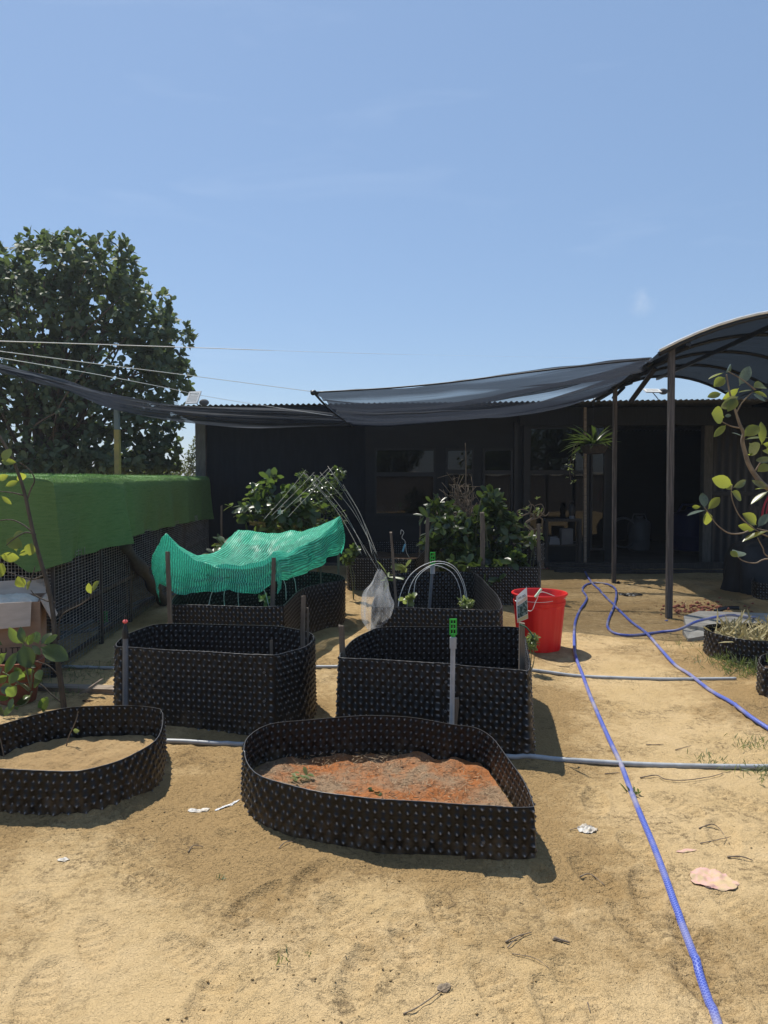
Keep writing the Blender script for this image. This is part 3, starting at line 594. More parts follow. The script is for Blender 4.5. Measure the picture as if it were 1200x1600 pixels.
# fronts: walls with openings
mb = MB()
def wallpx(x0, y0, x1, y1, ya=YF+.06, yb_=YF+.16): mb.slab((X(x0), ya, Zp(y1) if y1 < 900 else .05), (X(x1), yb_, Zp(y0)))
wallpx(571, 636, 818, 700); wallpx(571, 806, 818, 950); wallpx(571, 700, 585, 806); wallpx(681, 700, 697, 806); wallpx(741, 700, 755, 806); wallpx(802, 700, 818, 806)
wallpx(921, 664, 924, 872); wallpx(948, 664, 966, 950); wallpx(826, 850, 921, 950)
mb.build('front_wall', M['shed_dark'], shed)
def window(x0, y0, x1, y1, rails, name='window', fr=3.2):
    m_ = MB(); a, b = X(x0), X(x1); w = fr*YF/FPX; zt, zb = Zp(y0), Zp(y1) if y1 < 900 else .06
    m_.slab((a, YF+.03, zb), (a+w, YF+.09, zt)); m_.slab((b-w, YF+.03, zb), (b, YF+.09, zt)); m_.slab((a+w, YF+.03, zt-w), (b-w, YF+.09, zt)); m_.slab((a+w, YF+.03, zb), (b-w, YF+.09, zb+w))
    for r in rails: m_.slab((a+w, YF+.028, Zp(r)-.035), (b-w, YF+.092, Zp(r)+.035))
    f = m_.build(name, M['shed_frame'], shed)
    cuts = [zb+w]+sorted([Zp(r) for r in rails])+[zt-w]
    for lo, hi in zip(cuts[:-1], cuts[1:]):
        MB().slab((a+w*.8, YF+.055, lo+.01), (b-w*.8, YF+.061, hi-.01)).build('pane', M['glass'], f)
    return f
window(585, 700, 681, 806, [741]); window(697, 700, 741, 806, [737]); window(755, 700, 802, 806, [738])
window(826, 666, 921, 850, [738], 'glazed_door'); window(924, 664, 948, 860, [700], 'glazed_door')
mb = MB(); mb.slab((X(818), YF-.02, .05), (X(826), YF+.1, 2.5)); mb.slab((X(803), YF-.01, .05), (X(809), YF+.055, 2.4)); mb.build('column', M['shed_frame'], shed)
MB().slab((X(811), YF-.06, Zp(665)), (X(1345), YF+.03, Zp(637))).build('fascia', M['fascia'], shed)
MB().box((X(1106), YF+.06, 1.25), (.15, .15, 2.5), bev=.01).build('door_post', M['grey_post'], shed)
nx = 160; px_ = np.linspace(X(1113), xr-.05, nx); V = np.zeros((nx, 2, 3)); V[..., 0] = px_[:, None]; V[:, 0, 2] = .05; V[:, 1, 2] = Zp(665); V[..., 1] = (YF+.10+.012*np.sin(px_*2*math.pi/.13))[:, None]
mesh_np('corrugated_panel', V.reshape(-1, 3), gridF(nx, 2), M['shed_frame'], shed)
MB().slab((X(1113), YF+.06, 1.18), (xr, YF+.085, 1.25)).build('panel_rail', M['shed_frame'], shed)
# blinds behind the left windows keep the room dark
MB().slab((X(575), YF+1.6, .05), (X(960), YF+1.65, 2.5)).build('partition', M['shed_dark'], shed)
# threshold boards
for i, (a, b, y0, y1, h) in enumerate(((845,1140,12.0,12.18,.10),(848,968,11.72,11.9,.07),(850,1145,11.45,11.6,.05))):
    o = MB().box(((X(a)+X(b))/2, (y0+y1)/2, h/2+gz((X(a)+X(b))/2, y0)*.5), (X(b)-X(a), y1-y0, h), bev=.006).build('plank', M['dark_wood'])
    tag(o, ('weathered board lying right along the shed threshold', 'short board in front of the glazed door', 'long flat board on the sand edge before the dark doorway')[i], 'plank')
# things inside the open bay
def jerry(px, y, base, r, h, m, name, label, cat):
    t = thing(name, label, cat, (X(px, y), y, base)); c = (X(px, y), y, base)
    o = MB().lathe(c, [(r*.9, 0), (r, .02), (r, h*.3), (r*1.03, h*.32), (r*1.03, h*.36), (r, h*.38), (r, h*.78), (r*.9, h*.84), (r*.35, h*.93), (r*.3, h)], 24, caps=(True, True)).build('body', m, t); auto_smooth(o)
    MB().tube([(c[0]-r*.8, y, base+h*.8), (c[0]-r*.5, y, base+h*1.05), (c[0]+r*.5, y, base+h*1.05), (c[0]+r*.8, y, base+h*.8)], r*.06, 6).build('handle', m, t); return t
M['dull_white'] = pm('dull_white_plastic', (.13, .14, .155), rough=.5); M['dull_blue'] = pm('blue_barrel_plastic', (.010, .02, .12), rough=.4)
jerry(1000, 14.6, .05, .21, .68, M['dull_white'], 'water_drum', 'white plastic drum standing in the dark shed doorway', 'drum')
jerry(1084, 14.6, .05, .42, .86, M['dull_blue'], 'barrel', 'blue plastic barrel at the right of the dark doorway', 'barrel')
c = (X(975, 14.5), 14.5, .40); mb = MB()
for k in range(3): mb.tube([(c[0]+(.26+.012*k)*math.cos(a), c[1]+.03*k-.04, c[2]+(.28+.012*k)*math.sin(a)) for a in np.linspace(0, 6.28, 33)], .012, 6)
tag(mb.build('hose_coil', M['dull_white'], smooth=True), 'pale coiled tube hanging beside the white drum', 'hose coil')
t = thing('workbench', 'dark low table with shelves behind the glazed door', 'table', (X(872, 12.15), 12.15, .1)); c = t.location
x0, x1, y0, y1 = X(852, 12.15), X(908, 12.15), 12.07, 12.3
MB().slab((x0, y0-.02, .77), (x1, y1, .81)).build('tabletop', M['dark_wood'], t)
for lx in (x0+.02, x1-.02):
    for ly in (y0+.02, y1-.04): MB().box((lx, ly, .43), (.04, .04, .68)).build('leg', M['dark_wood'], t)
MB().slab((x0+.045, y0+.02, .36), (x1-.045, y1-.03, .385)).build('shelf', M['dark_wood'], t)
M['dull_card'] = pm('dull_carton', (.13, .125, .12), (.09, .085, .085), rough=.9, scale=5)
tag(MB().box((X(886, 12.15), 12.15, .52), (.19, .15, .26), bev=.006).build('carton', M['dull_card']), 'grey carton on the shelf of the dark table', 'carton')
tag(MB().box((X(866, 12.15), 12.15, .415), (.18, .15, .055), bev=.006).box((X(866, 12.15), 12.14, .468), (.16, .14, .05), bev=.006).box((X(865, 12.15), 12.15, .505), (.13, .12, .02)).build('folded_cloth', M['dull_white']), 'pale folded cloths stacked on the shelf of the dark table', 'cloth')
t = thing('lantern', 'dark lantern with pale base on top of the table', 'lantern', (X(894, 12.15), 12.15, .81)); c = t.location
auto_smooth(MB().lathe(c, [(.045, 0), (.05, .03), (.042, .05)], 14, caps=(True, True)).build('base', M['dull_white'], t)); auto_smooth(MB().lathe(c, [(.04, .05), (.05, .09), (.05, .19), (.036, .22), (.012, .25)], 14, caps=(True, True)).build('shade', M['black'], t))
MB().tube([(c[0]-.04, c[1], c[2]+.2), (c[0]-.03, c[1], c[2]+.29), (c[0]+.03, c[1], c[2]+.29), (c[0]+.04, c[1], c[2]+.2)], .004, 5).build('handle', M['black'], t)
# solar lamps on the roof
def solar(px, py, y, w, h, tilt, yaw, label):
    b = np.array(P(px, py, y)); t = thing('solar_lamp', label, 'solar lamp', tuple(b), 'solar lamps on the shed roof')
    Mx = Matrix.Translation(b) @ Matrix.Rotation(yaw, 4, 'Z') @ Matrix.Rotation(tilt, 4, 'X')
    mb = MB(); g = MB(); k = 6; e = w*.13
    def sl(q, x0, z0, x1, z1, d0, d1):
        q.add([Mx @ Vector((x, d, z)) for z in (z0, z1) for d in (d0, d1) for x in (x0, x1)], [(0, 2, 3, 1), (4, 5, 7, 6), (0, 1, 5, 4), (2, 6, 7, 3), (0, 4, 6, 2), (1, 3, 7, 5)])
    sl(mb, -w/2, 0, w/2, e, -.01, .01); sl(mb, -w/2, h-e, w/2, h, -.01, .01); sl(mb, -w/2, e, -w/2+e, h-e, -.01, .01); sl(mb, w/2-e, e, w/2, h-e, -.01, .01)
    cw, ch = (w-2*e)/k, (h-2*e)/k
    for i in range(1, k): sl(mb, -w/2+e+cw*i-cw*.24, e, -w/2+e+cw*i+cw*.24, h-e, -.008, .006)
    for j in range(1, k): sl(mb, -w/2+e, e+ch*j-ch*.24, w/2-e, e+ch*j+ch*.24, -.0092, .007)
    sl(g, -w/2+e, e, w/2-e, h-e, .0075, .0095)
    mb.build('frame', M['white'], t); g.build('solar_cell', M['black'], t)
    br = MB().tube([Mx @ Vector((0, .02, h*.4)), Mx @ Vector((w*.35, .12, 0)), (b[0]+w*.45, b[1]+.16, b[2]-.12)], .008, 6); br.build('bracket', M['dull_card'], t)
    hd = MB().ball((b[0]+w*.72, b[1]+.14, b[2]+.03), .075, 12, 8, (1.1, .8, .75)); hd.build('lamp_head', M['dull_card'], t, smooth=True); return t
solar(299, 630.5, 12.1, .24, .23, R(-28), R(-24), 'white solar lamp tilted on the left end of the shed roof')
solar(1022, 613, 13.2, .30, .15, R(-62), R(8), 'white solar lamp lying nearly flat on the roof, framed by the arched tunnel')
# ================================================================== tunnel canopy on the right
def arch_z(x, xc): return np.interp(xc, [4.42, 4.88], [3.18, 3.24])-np.interp(xc, [4.42, 4.88], [.165, .27])*(x-xc)**2
def arch_c(y): return np.interp(y, [7.6, 12.9], [4.42, 4.88])
tun = thing('shade_tunnel', 'arched shade tunnel of dark ribbed netting on posts, at right', 'shade tunnel', (3.02, 7.8, 0))
ny, nu = 90, 60; ys = np.linspace(7.62, 12.9, ny); V = np.zeros((nu, ny, 3)); UVt = np.zeros((nu, ny, 2))
for j, y in enumerate(ys):
    xc = arch_c(y); x0 = np.interp(y, [7.6, 12.9], [2.80, 3.46]); x1 = np.interp(y, [7.6, 12.9], [6.9, 7.0]); xs = np.linspace(x0, x1, nu)
    V[:, j, 0] = xs; V[:, j, 1] = y; V[:, j, 2] = arch_z(xs, xc)+.02-.015*abs(math.sin((y-7.6)*math.pi/1.3)); UVt[:, j, 0] = (xs-x0); UVt[:, j, 1] = y
mesh_np('net_cover', V.reshape(-1, 3), gridF(nu, ny), M['net_tunnel'], tun, uv=UVt.reshape(-1, 2))
mbe = MB()
for y in (7.6, 8.9, 10.2, 11.5, 12.88):
    xc = arch_c(y); x0 = np.interp(y, [7.6, 12.9], [2.80, 3.46]); pts = [(x, y, float(arch_z(x, xc))) for x in np.linspace(x0, 6.95, 22)]
    MB().tube(pts, .024, 8).build('hoop', M['shed_frame'], tun, smooth=True)
    if y == 7.6: mbe.tube([(a, b-.02, c_+.035) for a, b, c_ in pts], .016, 6)
mbe.build('front_trim', M['white'], tun, smooth=True)
for xo, zo in ((.25, -.0), (1.3, 0), (2.6, 0)):
    MB().bar((2.85+xo, 7.6, float(arch_z(2.85+xo, 4.42))-.04), (3.46+xo*.98, 12.9, float(arch_z(3.46+xo*.98, 4.88))-.04), .045, .045).build('purlin', M['shed_frame'], tun)
for i, (px, yb_, yt, w) in enumerate(((1045, 968, 562, .057), (959, 912, 606, .050), (914, 880, 634, .044))):
    y = min(G(px, yb_)[1], 12.1); b = P(px, yb_+4, y); tt = P(px+(4, 2, 0)[i], yt, y)
    MB().bar((b[0], b[1], -.05), (tt[0], tt[1], (2.84, 2.75, 2.63)[i]), w, w).build('post', M['pole' if i < 2 else 'plank'], tun)
for px0, y0, px1, y1, d in ((1024, 575, 985, 628, 8.2), (975, 605, 958, 622, 12.2)):
    MB().bar(P(px0, y0, d), P(px1, y1, d+.4), .05, .03).build('brace', M['shed_frame'], tun)
MB().tube([(6.9, 7.6, 1.57), (6.9, 12.9, 2.0)], .03, 8).build('side_rail', M['pole'], tun, smooth=True)
# ================================================================== hanging shade cloths
def cloth(name, label, fn, nu, nv, m, cat, uvs=(1, 1)):
    u, v = np.meshgrid(np.linspace(0, 1, nu), np.linspace(0, 1, nv), indexing='ij'); V = fn(u, v)
    o = mesh_np(name, V.reshape(-1, 3), gridF(nu, nv), m, None, loc=tuple(V.reshape(-1, 3).mean(0)), uv=np.stack([u*uvs[0], v*uvs[1]], 2).reshape(-1, 2)); return tag(o, label, cat)
def lerp3(tab, u):  # tab rows: (t, x, y, z)
    tab = np.array(tab); return np.stack([np.interp(u, tab[:, 0], tab[:, k]) for k in (1, 2, 3)], -1)
def path3(pts):
    q = crom([np.array(p) for p in pts], 14); L = np.concatenate([[0], np.cumsum(np.linalg.norm(np.diff(q, axis=0), axis=1))]); return np.column_stack([L/L[-1], q])
near = path3([P(490, 613, 8.3), P(600, 607, 8.25), P(700, 598, 8.15), P(800, 585, 8.0), P(900, 573, 7.8), P(1020, 560, 7.62)])
far = path3([P(550, 666, 12.1), P(610, 667, 12.1), P(700, 658, 12.1), P(800, 648, 12.1), P(870, 637, 12.2), P(930, 622, 12.4), P(985, 598, 12.6)])
def net_fn(u, v):
    a, b = lerp3(near, u), lerp3(far, u); q = a*(1-v[..., None])+b*v[..., None]
    w_ = np.clip(v+.040*np.sin(2*math.pi*7*v+2.2*u+1)*(.2+.8*u)*np.sin(math.pi*v)**.5+.03*np.sin(5*u+2*math.pi*3*v)*np.sin(math.pi*v), 0, 1); q = a*(1-w_[..., None])+b*w_[..., None]; q[..., 2] += .034*np.cos(2*math.pi*7*v+2.2*u+1)*np.sin(math.pi*v)
    sag = -.10*np.sin(math.pi*v)*np.sin(math.pi*np.clip(u*1.05, 0, 1))
    fold = .09*np.sin(v*17+u*3.0)*np.sin(math.pi*np.clip(v*1.0, 0, 1))*(u**.6)+.05*np.sin(v*31-u*7)*u*(1-v*.5)
    q[..., 2] += sag+fold*(.4+.6*u)+.03*fbm(u*5, v*4, 1.3, 2, 77)
    return q
cloth('shade_cloth', 'wide black shade cloth stretched from the tunnel to the shed eaves', net_fn, 120, 130, M['net_black'], 'shade cloth', (4, 4))
tag(MB().tube(near[::3, 1:], .010, 6).build('edge_rope', M['black'], smooth=True), 'dark rope along the upper edge of the wide shade cloth', 'rope')
hem = crom([np.array(P(490, 613, 8.3)), np.array(P(516, 638, 9.9))+[0, 0, -.02], np.array(P(550, 666, 12.1))], 8); tag(MB().tube(hem, .014, 6).build('hem', M['black'], smooth=True), 'dark slanting hem on the left end of the wide shade cloth', 'hem')
o = MB().ball(P(489, 614, 8.3), .028, 8, 6).tube([P(485, 612, 8.3), P(492, 611, 8.3), P(497, 616, 8.3)], .014, 6).build('knot', M['black'], smooth=True); tag(o, 'knotted corner tip of the wide shade cloth against the sky', 'knot')
upn = path3([P(-70, 556, 4.8), P(0, 571, 5.6), P(60, 584, 6.6), P(110, 597, 8.2), P(190, 619, 10.2), P(250, 629, 11.0), P(310, 634, 11.5), P(400, 637, 11.8), P(480, 641, 11.85), P(548, 648, 11.85)])
lon = path3([P(-70, 566, 4.8), P(0, 582, 5.6), P(60, 597, 6.6), P(110, 613, 8.1), P(190, 643, 10.0), P(250, 655, 10.8), P(310, 661, 11.3), P(400, 669, 11.7), P(480, 669, 11.8), P(548, 667, 11.8)])
def strip_fn(u, v):
    a, b = lerp3(upn, u), lerp3(lon, u); q = a*(1-v[..., None])+b*v[..., None]
    q[..., 1] -= .16*np.sin(math.pi*v)+.07*np.sin(v*19+u*6)*np.minimum(1, u*3); q[..., 2] += .012*np.sin(v*25+u*23); return q
M['net_strip'] = netmat('gathered_shade_net', (.034, .038, .045), .86, streak=(2, 22), tr=.5, tcol=(.105, .12, .15), vary=.10, t0=.36, spec=.1)
cloth('shade_cloth', 'narrow gathered shade cloth sagging from upper left to the shed eaves', strip_fn, 140, 22, M['net_strip'], 'shade cloth', (9, .8))
# post carrying it, behind the cages
y = 10.1; t = thing('support_post', 'thin post, grey above and yellow below, behind the grass mat', 'post', (P(187, 900, y)[0], y, 0)); xx = t.location.x
M['yellow'] = pm('yellow_paint', (.34, .26, .07), (.24, .19, .07), rough=.6, scale=9)
MB().box((xx, y, 1.04), (.072, .072, 2.2), bev=.006).build('lower_post', M['yellow'], t); MB().box((xx, y, 2.31), (.066, .066, .34), bev=.006).build('upper_post', pm('grey_green_paint', (.13, .16, .16), rough=.6), t)
def rope(label, pts, r=.004, m='wire', name='rope', cat='rope', sag=.0):
    q = crom([np.array(p) for p in pts], 8); r = r[:len(q)] if hasattr(r, '__len__') else r; o = MB().tube(q, r, 5).build(name, M[m], smooth=True); return tag(o, label, cat)
rope('uppermost pale line running level across the big tree', [P(-60, 531, 5.4), P(150, 538, 6.1), P(300, 543, 6.5), P(600, 553, 7.0), P(1020, 561, 7.6)], [.0036]*20+[.0012]*5+[.0004]*30)
rope('middle pale line sloping across the tree to the cloth tip', [P(-60, 541, 5.2), P(140, 567, 6.4), P(290, 586, 7.2), P(489, 612, 8.3)], .0032)
rope('lowest pale line sloping across the tree to the gathered cloth', [P(-60, 549, 5.0), P(140, 583, 7.0), P(250, 604, 8.4), P(350, 624, 10.3), P(520, 650, 11.7)], .0032)
# ================================================================== cages under artificial grass, left
def cage_x(y): return -2.06-.0714*y
Y0, Y1, CW = 5.42, 12.28, 1.3
cage = thing('animal_cage', 'row of dark wire cages along the left under green grass matting', 'cage', (-2.7, 8.8, 0))
mb = MB()
for y in (Y0, 6.55, 7.5, 8.8, 10.3, Y1):
    x = cage_x(y); mb.bar((x, y, 0), (x, y, 1.44), .035, .035); mb.bar((x-CW, y, 0), (x-CW, y, 1.44), .035, .035)
for z in (.10, .48, 1.42):
    mb.bar((cage_x(Y0), Y0, z), (cage_x(Y1), Y1, z), .03, .03); mb.bar((cage_x(Y0)-CW, Y0, z), (cage_x(Y0), Y0, z), .03, .03)
mb.build('frame', M['dark_wood'], cage)
mb = MB(); rad = .0023
for z in np.arange(.04, .92, .0245): mb.tube([(cage_x(Y0), Y0-.012, z), (cage_x(Y1), Y1, z)], rad, 3, False); mb.tube([(cage_x(Y0)-CW, Y0-.02, z), (cage_x(Y0), Y0-.02, z)], rad, 3, False)
for y in np.arange(Y0, Y1, .075): mb.tube([(cage_x(y)+.019, y, .03), (cage_x(y)+.019, y, .92)], rad, 3, False)
for x in np.arange(cage_x(Y0)-CW, cage_x(Y0), .026): mb.tube([(x, Y0-.022, .03), (x, Y0-.022, .92)], rad, 3, False)
mb.build('wire_mesh', M['steel_wire'], cage)
mb = MB(); mb.add([(cage_x(Y0)-CW, Y0+.03, 0), (cage_x(Y1)-CW, Y1, 0), (cage_x(Y1)-CW, Y1, 1.4), (cage_x(Y0)-CW, Y0+.03, 1.4)], [(0, 1, 2, 3)])
mb.add([(cage_x(Y0)-CW, Y0, 1.405), (cage_x(Y0), Y0, 1.405), (cage_x(Y1), Y1, 1.405), (cage_x(Y1)-CW, Y1, 1.405)], [(0, 1, 2, 3)])
for y in (7.5, Y1): mb.slab((cage_x(y)-CW+.02, y-.01, 0), (cage_x(y)-.03, y+.01, 1.4))
mb.build('panel', M['shed_frame'], cage)
mb = MB()
for y0, y1, n in ((10.4, 12.2, 26),):
    for z in np.linspace(.15, .86, n): mb.bar((cage_x(y0)-.06, y0, z), (cage_x(y1)-.06, y1, z), .007, .012)
mb.build('louvre', M['dull_card'], cage)
mb = MB(); mb.bar((cage_x(6.4)-.5, 6.3, .45), (cage_x(8.8)-.45, 8.7, .47), .5, .02); mb.build('shelf', M['dark_wood'], cage)
# matting: top, front face and near end in one sheet with rounded edges
def mat_fn():
    prof = [(-.85, 1.508), (-.5, 1.502), (-.25, 1.498), (-.06, 1.496), (-.015, 1.491), (.01, 1.479), (.03, 1.45), (.04, 1.38), (.04, 1.25), (.045, 1.1), (.045, .98), (.05, .86)]
    pr = crom([(a, 0, b) for a, b in prof], 5); ys = np.concatenate([np.linspace(Y0-.03, 7.2, 90), np.linspace(7.215, Y1+.05, 140)])
    V = np.zeros((len(ys), len(pr), 3)); k = np.linspace(0, 1, len(pr)); drop = np.clip((1.46-pr[:, 2])/.6, 0, 1)
    for i, y in enumerate(ys):
        w = .042*np.sin(y*3.7+1.2*np.sin(y*1.3))*drop+.018*np.abs(np.sin(y*2.3+.6))**.5*np.sin(y*11+drop*2)*drop+.020*np.sin(y*8.3)*drop**2+.07*math.exp(-((y-7.12)/.10)**2)*drop-.05*math.exp(-((y-7.35)/.10)**2)*drop+.03*math.exp(-((y-5.9)/.08)**2)*drop
        low = float(np.interp(y, [5.4, 7.19, 7.22, 9, 10.5, 12.3], [.86, .86, .905, .885, .86, .80]))+.004*math.sin(y*5)
        z = np.where(pr[:, 2] < 1.38, 1.38-(1.38-pr[:, 2])*(1.38-low)/.52, pr[:, 2])
        V[i, :, 0] = cage_x(y)+pr[:, 0]+w; V[i, :, 1] = y; V[i, :, 2] = z+np.where(pr[:, 0] < .02, .012*np.sin(y*2.1)+.006*np.sin(y*7), 0)*(1-drop)
    return V, ys
V, ys = mat_fn(); nu, nv = V.shape[:2]
def astromat():
    m, n, l, out = newmat('artificial_grass'); b = n.new('ShaderNodeBsdfPrincipled'); b.inputs['Roughness'].default_value = .75; b.inputs['Specular IOR Level'].default_value = .2
    n1 = noise(n, l, 9, 5, (1, 1, 9)); n2 = noise(n, l, 160, 3); n3 = noise(n, l, 13, 4, (1, .22, 6))
    col = mixc(n, l, rng_(n, l, n1, .3, .7), (.12, .225, .07), (.165, .285, .098)); col = mixc(n, l, rng_(n, l, n3, .55, .75, 0, .65), col, (.06, .13, .035)); col = mixc(n, l, rng_(n, l, n2, .5, .75, 0, .7), col, (.19, .29, .10))
    l.new(col, b.inputs['Base Color']); l.new(bumpn(n, l, n2, .9, .01, bumpn(n, l, n3, .6, .012)), b.inputs['Normal'])
    t = n.new('ShaderNodeBsdfTranslucent'); t.inputs[0].default_value = (.06, .22, .03, 1); x = n.new('ShaderNodeMixShader'); x.inputs[0].default_value = .18
    l.new(b.outputs[0], x.inputs[1]); l.new(t.outputs[0], x.inputs[2]); l.new(x.outputs[0], out.inputs[0]); return m
M['mat'] = astromat()
gm = thing('grass_mat', 'artificial grass mat draped over the cages', 'grass mat', (-2.7, 8.8, 1.45))
mesh_np('sheet', V.reshape(-1, 3), gridF(nu, nv), M['mat'], gm)
col0 = V[0][V[0, :, 2] < 1.494][2:]; ex = np.linspace(0, 1, 50); Ve = np.zeros((50, len(col0), 3)); zq = np.clip((1.46-col0[:, 2])/.6, 0, 1)
for i_, e_ in enumerate(ex): Ve[i_] = col0+np.stack([-e_*1.5+0*zq, -.03*min(1, e_*8)*(1+zq)-.035*np.sin(e_*14)*zq, .02*(1-zq)*min(1, e_*9)-zq*(.07*np.clip(e_*7, 0, 1)*np.clip(2-e_*9, 0, 1)-.08*np.clip(e_*4-.6, 0, 1))], 1)
mesh_np('end_flap', Ve.reshape(-1, 3), gridF(50, len(col0)), M['mat'], gm)
# tufts of the pile standing on the sheet
nb = 15000; iu = RNG.integers(0, nu, nb); iv = np.minimum(nv-1, (RNG.uniform(0, 1, nb)*nv*.56).astype(int)); Pt = V[iu, iv]+RNG.normal(0, .012, (nb, 3))*[.3, 1, .3]; dr = np.clip((1.46-Pt[:, 2])/.2, 0, 1)
Dn = np.stack([dr*1.0+.1, np.zeros(nb), 1.1-dr*1.0], 1)+RNG.normal(0, .45, (nb, 3))
leaf_mesh('pile', [leaves(Pt, Dn, RNG.normal(0, 1, (nb, 3)), RNG.uniform(.009, .016, nb), .003)], M['astro'], gm)
# rolled net leaning on the cages, pipes along their foot
def roll(label, a, b, r, m, name, cat):
    q = crom([np.array(a), (np.array(a)+np.array(b))/2+[.02, 0, -.03], np.array(b)], 8); o = MB().tube(q, [r*(.8+.25*math.sin(i*1.3)) for i in range(len(q))], 10).build(name, m, smooth=True); return tag(o, label, cat)
roll('dark rolled net leaning diagonally against the cages', P(188, 842, 7.1), (cage_x(8.6)+.12, 8.5, .07), .075, pm('dark_grey_net', (.055, .055, .052), (.035, .035, .034), rough=.9, scale=30), 'rolled_net', 'rolled net')
def gpipe(label, pix, r, m='grey_pvc', lift=None, name='pipe', cat='pipe', n=10):
    q = []
    for px, py in pix: x, y, _ = G(px, py); q.append((x, y, gz(x, y)+r*.8))
    q = crom(q, n); q = np.array(q)
    q[:, 2] = np.maximum(q[:, 2], [gz(a, b)+r*.45 for a, b, _ in q]); o = MB().tube(q, r, 10).build(name, M[m], smooth=True); return tag(o, label, cat)
gpipe('long grey pipe on the sand beside the cages, nearest the cage foot', [(92, 1000), (150, 972), (200, 950), (262, 929)], .022, 'dark_pvc')
gpipe('dark grey pipe lying outermost along the cage foot', [(95, 990), (150, 985), (190, 962), (240, 941), (272, 930)], .016, 'dark_pvc')
gpipe('grey water pipe crossing the yard behind the two low beds', [(-60, 1160), (100, 1163), (257, 1164), (330, 1166), (420, 1170), (560, 1176), (700, 1182), (797, 1189), (900, 1192), (1000, 1195), (1100, 1197), (1210, 1199)], .0135)
gpipe('grey water pipe crossing behind the two tall beds', [(40, 1044), (90, 1046), (178, 1047), (330, 1046), (490, 1047), (540, 1047), (700, 1049), (828, 1052), (900, 1056), (960, 1060), (1040, 1063), (1150, 1065)], .0125)
# green tap by the cages
tp = on(166, 976); t = thing('garden_tap', 'small green plastic tap standing by the cage pipes', 'tap', tp)
auto_smooth(MB().lathe(tp, [(.028, 0), (.028, .03), (.02, .035), (.02, .11), (.026, .115), (.026, .13)], 14, caps=(True, True)).build('body', M['green_plastic'], t)); MB().tube([(tp[0], tp[1], tp[2]+.05), (tp[0]-.05, tp[1], tp[2]+.05), (tp[0]-.075, tp[1], tp[2]+.02)], .014, 8).build('spout', M['green_plastic'], t, smooth=True)
# plank and loose slab piece
a, b = on(70, 1077), on(182, 1083); o = MB().bar((a[0]-.3, a[1], .02), (b[0]+.1, b[1], .02), .035, .10).build('plank', M['plank']); tag(o, 'grey plank lying on sand left of the tall left bed', 'plank')
a, b = on(124, 1090), P(150, 1056, 4.95); mb = MB(); mb.add([(a[0]-.01, a[1], .02), (a[0]+.05, a[1], .035), (b[0]+.035, b[1]+.03, .125), (b[0], b[1]+.05, .11), (a[0]-.01, a[1]+.012, .02), (a[0]+.05, a[1]+.012, .035), (b[0]+.035, b[1]+.042, .125), (b[0], b[1]+.062, .11)], [(0, 1, 2, 3), (7, 6, 5, 4), (0, 4, 5, 1), (1, 5, 6, 2), (2, 6, 7, 3), (3, 7, 4, 0)])
tag(mb.build('wood_offcut', M['plank']), 'splintered wood offcut propped on the grey plank', 'wood offcut')
# carton on a crate
yb_ = 5.0; x1 = P(64, 1030, yb_)[0]; x0 = x1-.62; cr_ = thing('crate', 'black plastic crate under the cardboard box', 'crate', (x1, yb_, 0)); cr_.rotation_euler.z = R(19); zt = P(0, 1028, yb_)[2]
mb = MB(); mb.slab((x0+.02, yb_, -.02), (x1-.04, yb_+.42, zt)); mb.build('body', M['black'], cr_); MB().slab((x0, yb_-.012, zt-.035), (x1-.02, yb_+.44, zt-.003)).build('rim', M['black'], cr_)
bx = thing('cardboard_box', 'open brown cardboard box with folded-down flaps at left edge', 'box', (x1, yb_, zt)); bx.rotation_euler.z = R(19); zb = P(0, 940, yb_)[2]
mb = MB(); w = .008
mb.slab((x0, yb_, zt), (x1, yb_+w, zb)); mb.slab((x0, yb_+.4, zt), (x1, yb_+.4+w, zb)); mb.slab((x0, yb_+w, zt), (x0+w, yb_+.4, zb)); mb.slab((x1-w, yb_+w, zt), (x1, yb_+.4, zb)); mb.slab((x0+w, yb_+w, zt), (x1-w, yb_+.4, zt+.006)); mb.build('body', M['card'], bx)
def flap(name, q, th=(0, -.006, 0)):
    q = [Vector(p) for p in q]; r_ = [p+Vector(th) for p in q]; return MB().add(q+r_, [(0, 1, 2, 3), (7, 6, 5, 4), (0, 4, 5, 1), (1, 5, 6, 2), (2, 6, 7, 3), (3, 7, 4, 0)]).build(name, M['card_in'], bx)
flap('flap', [(x0, yb_-.004, zb+.002), (x1-.05, yb_-.004, zb+.004), (x1-.055, yb_-.05, zb-.155), (x0, yb_-.055, zb-.175)])
flap('flap', [(x1+.002, yb_+.03, zb), (x1+.002, yb_+.38, zb), (x1+.075, yb_+.36, zb-.15), (x1+.07, yb_+.05, zb-.15)], (.006, 0, 0))
flap('flap', [(x0, yb_+.41, zb), (x1, yb_+.41, zb), (x1-.01, yb_+.46, zb+.10), (x0, yb_+.47, zb+.085)])
def text(name, body, size, m, parent, Mx, w=None):
    cu = bpy.data.curves.new(name, 'FONT'); cu.body = body; cu.size = size; cu.extrude = .0006; cu.align_x = 'CENTER'
    tmp = bpy.data.objects.new(name, cu); COL.objects.link(tmp); bpy.context.view_layer.update()
    me = bpy.data.meshes.new_from_object(tmp.evaluated_get(bpy.context.evaluated_depsgraph_get())); bpy.data.objects.remove(tmp)
    me.transform(Matrix.Translation(-Vector(parent.location)) @ Mx); me.materials.clear(); me.materials.append(m)
    return link(bpy.data.objects.new(name, me), parent)
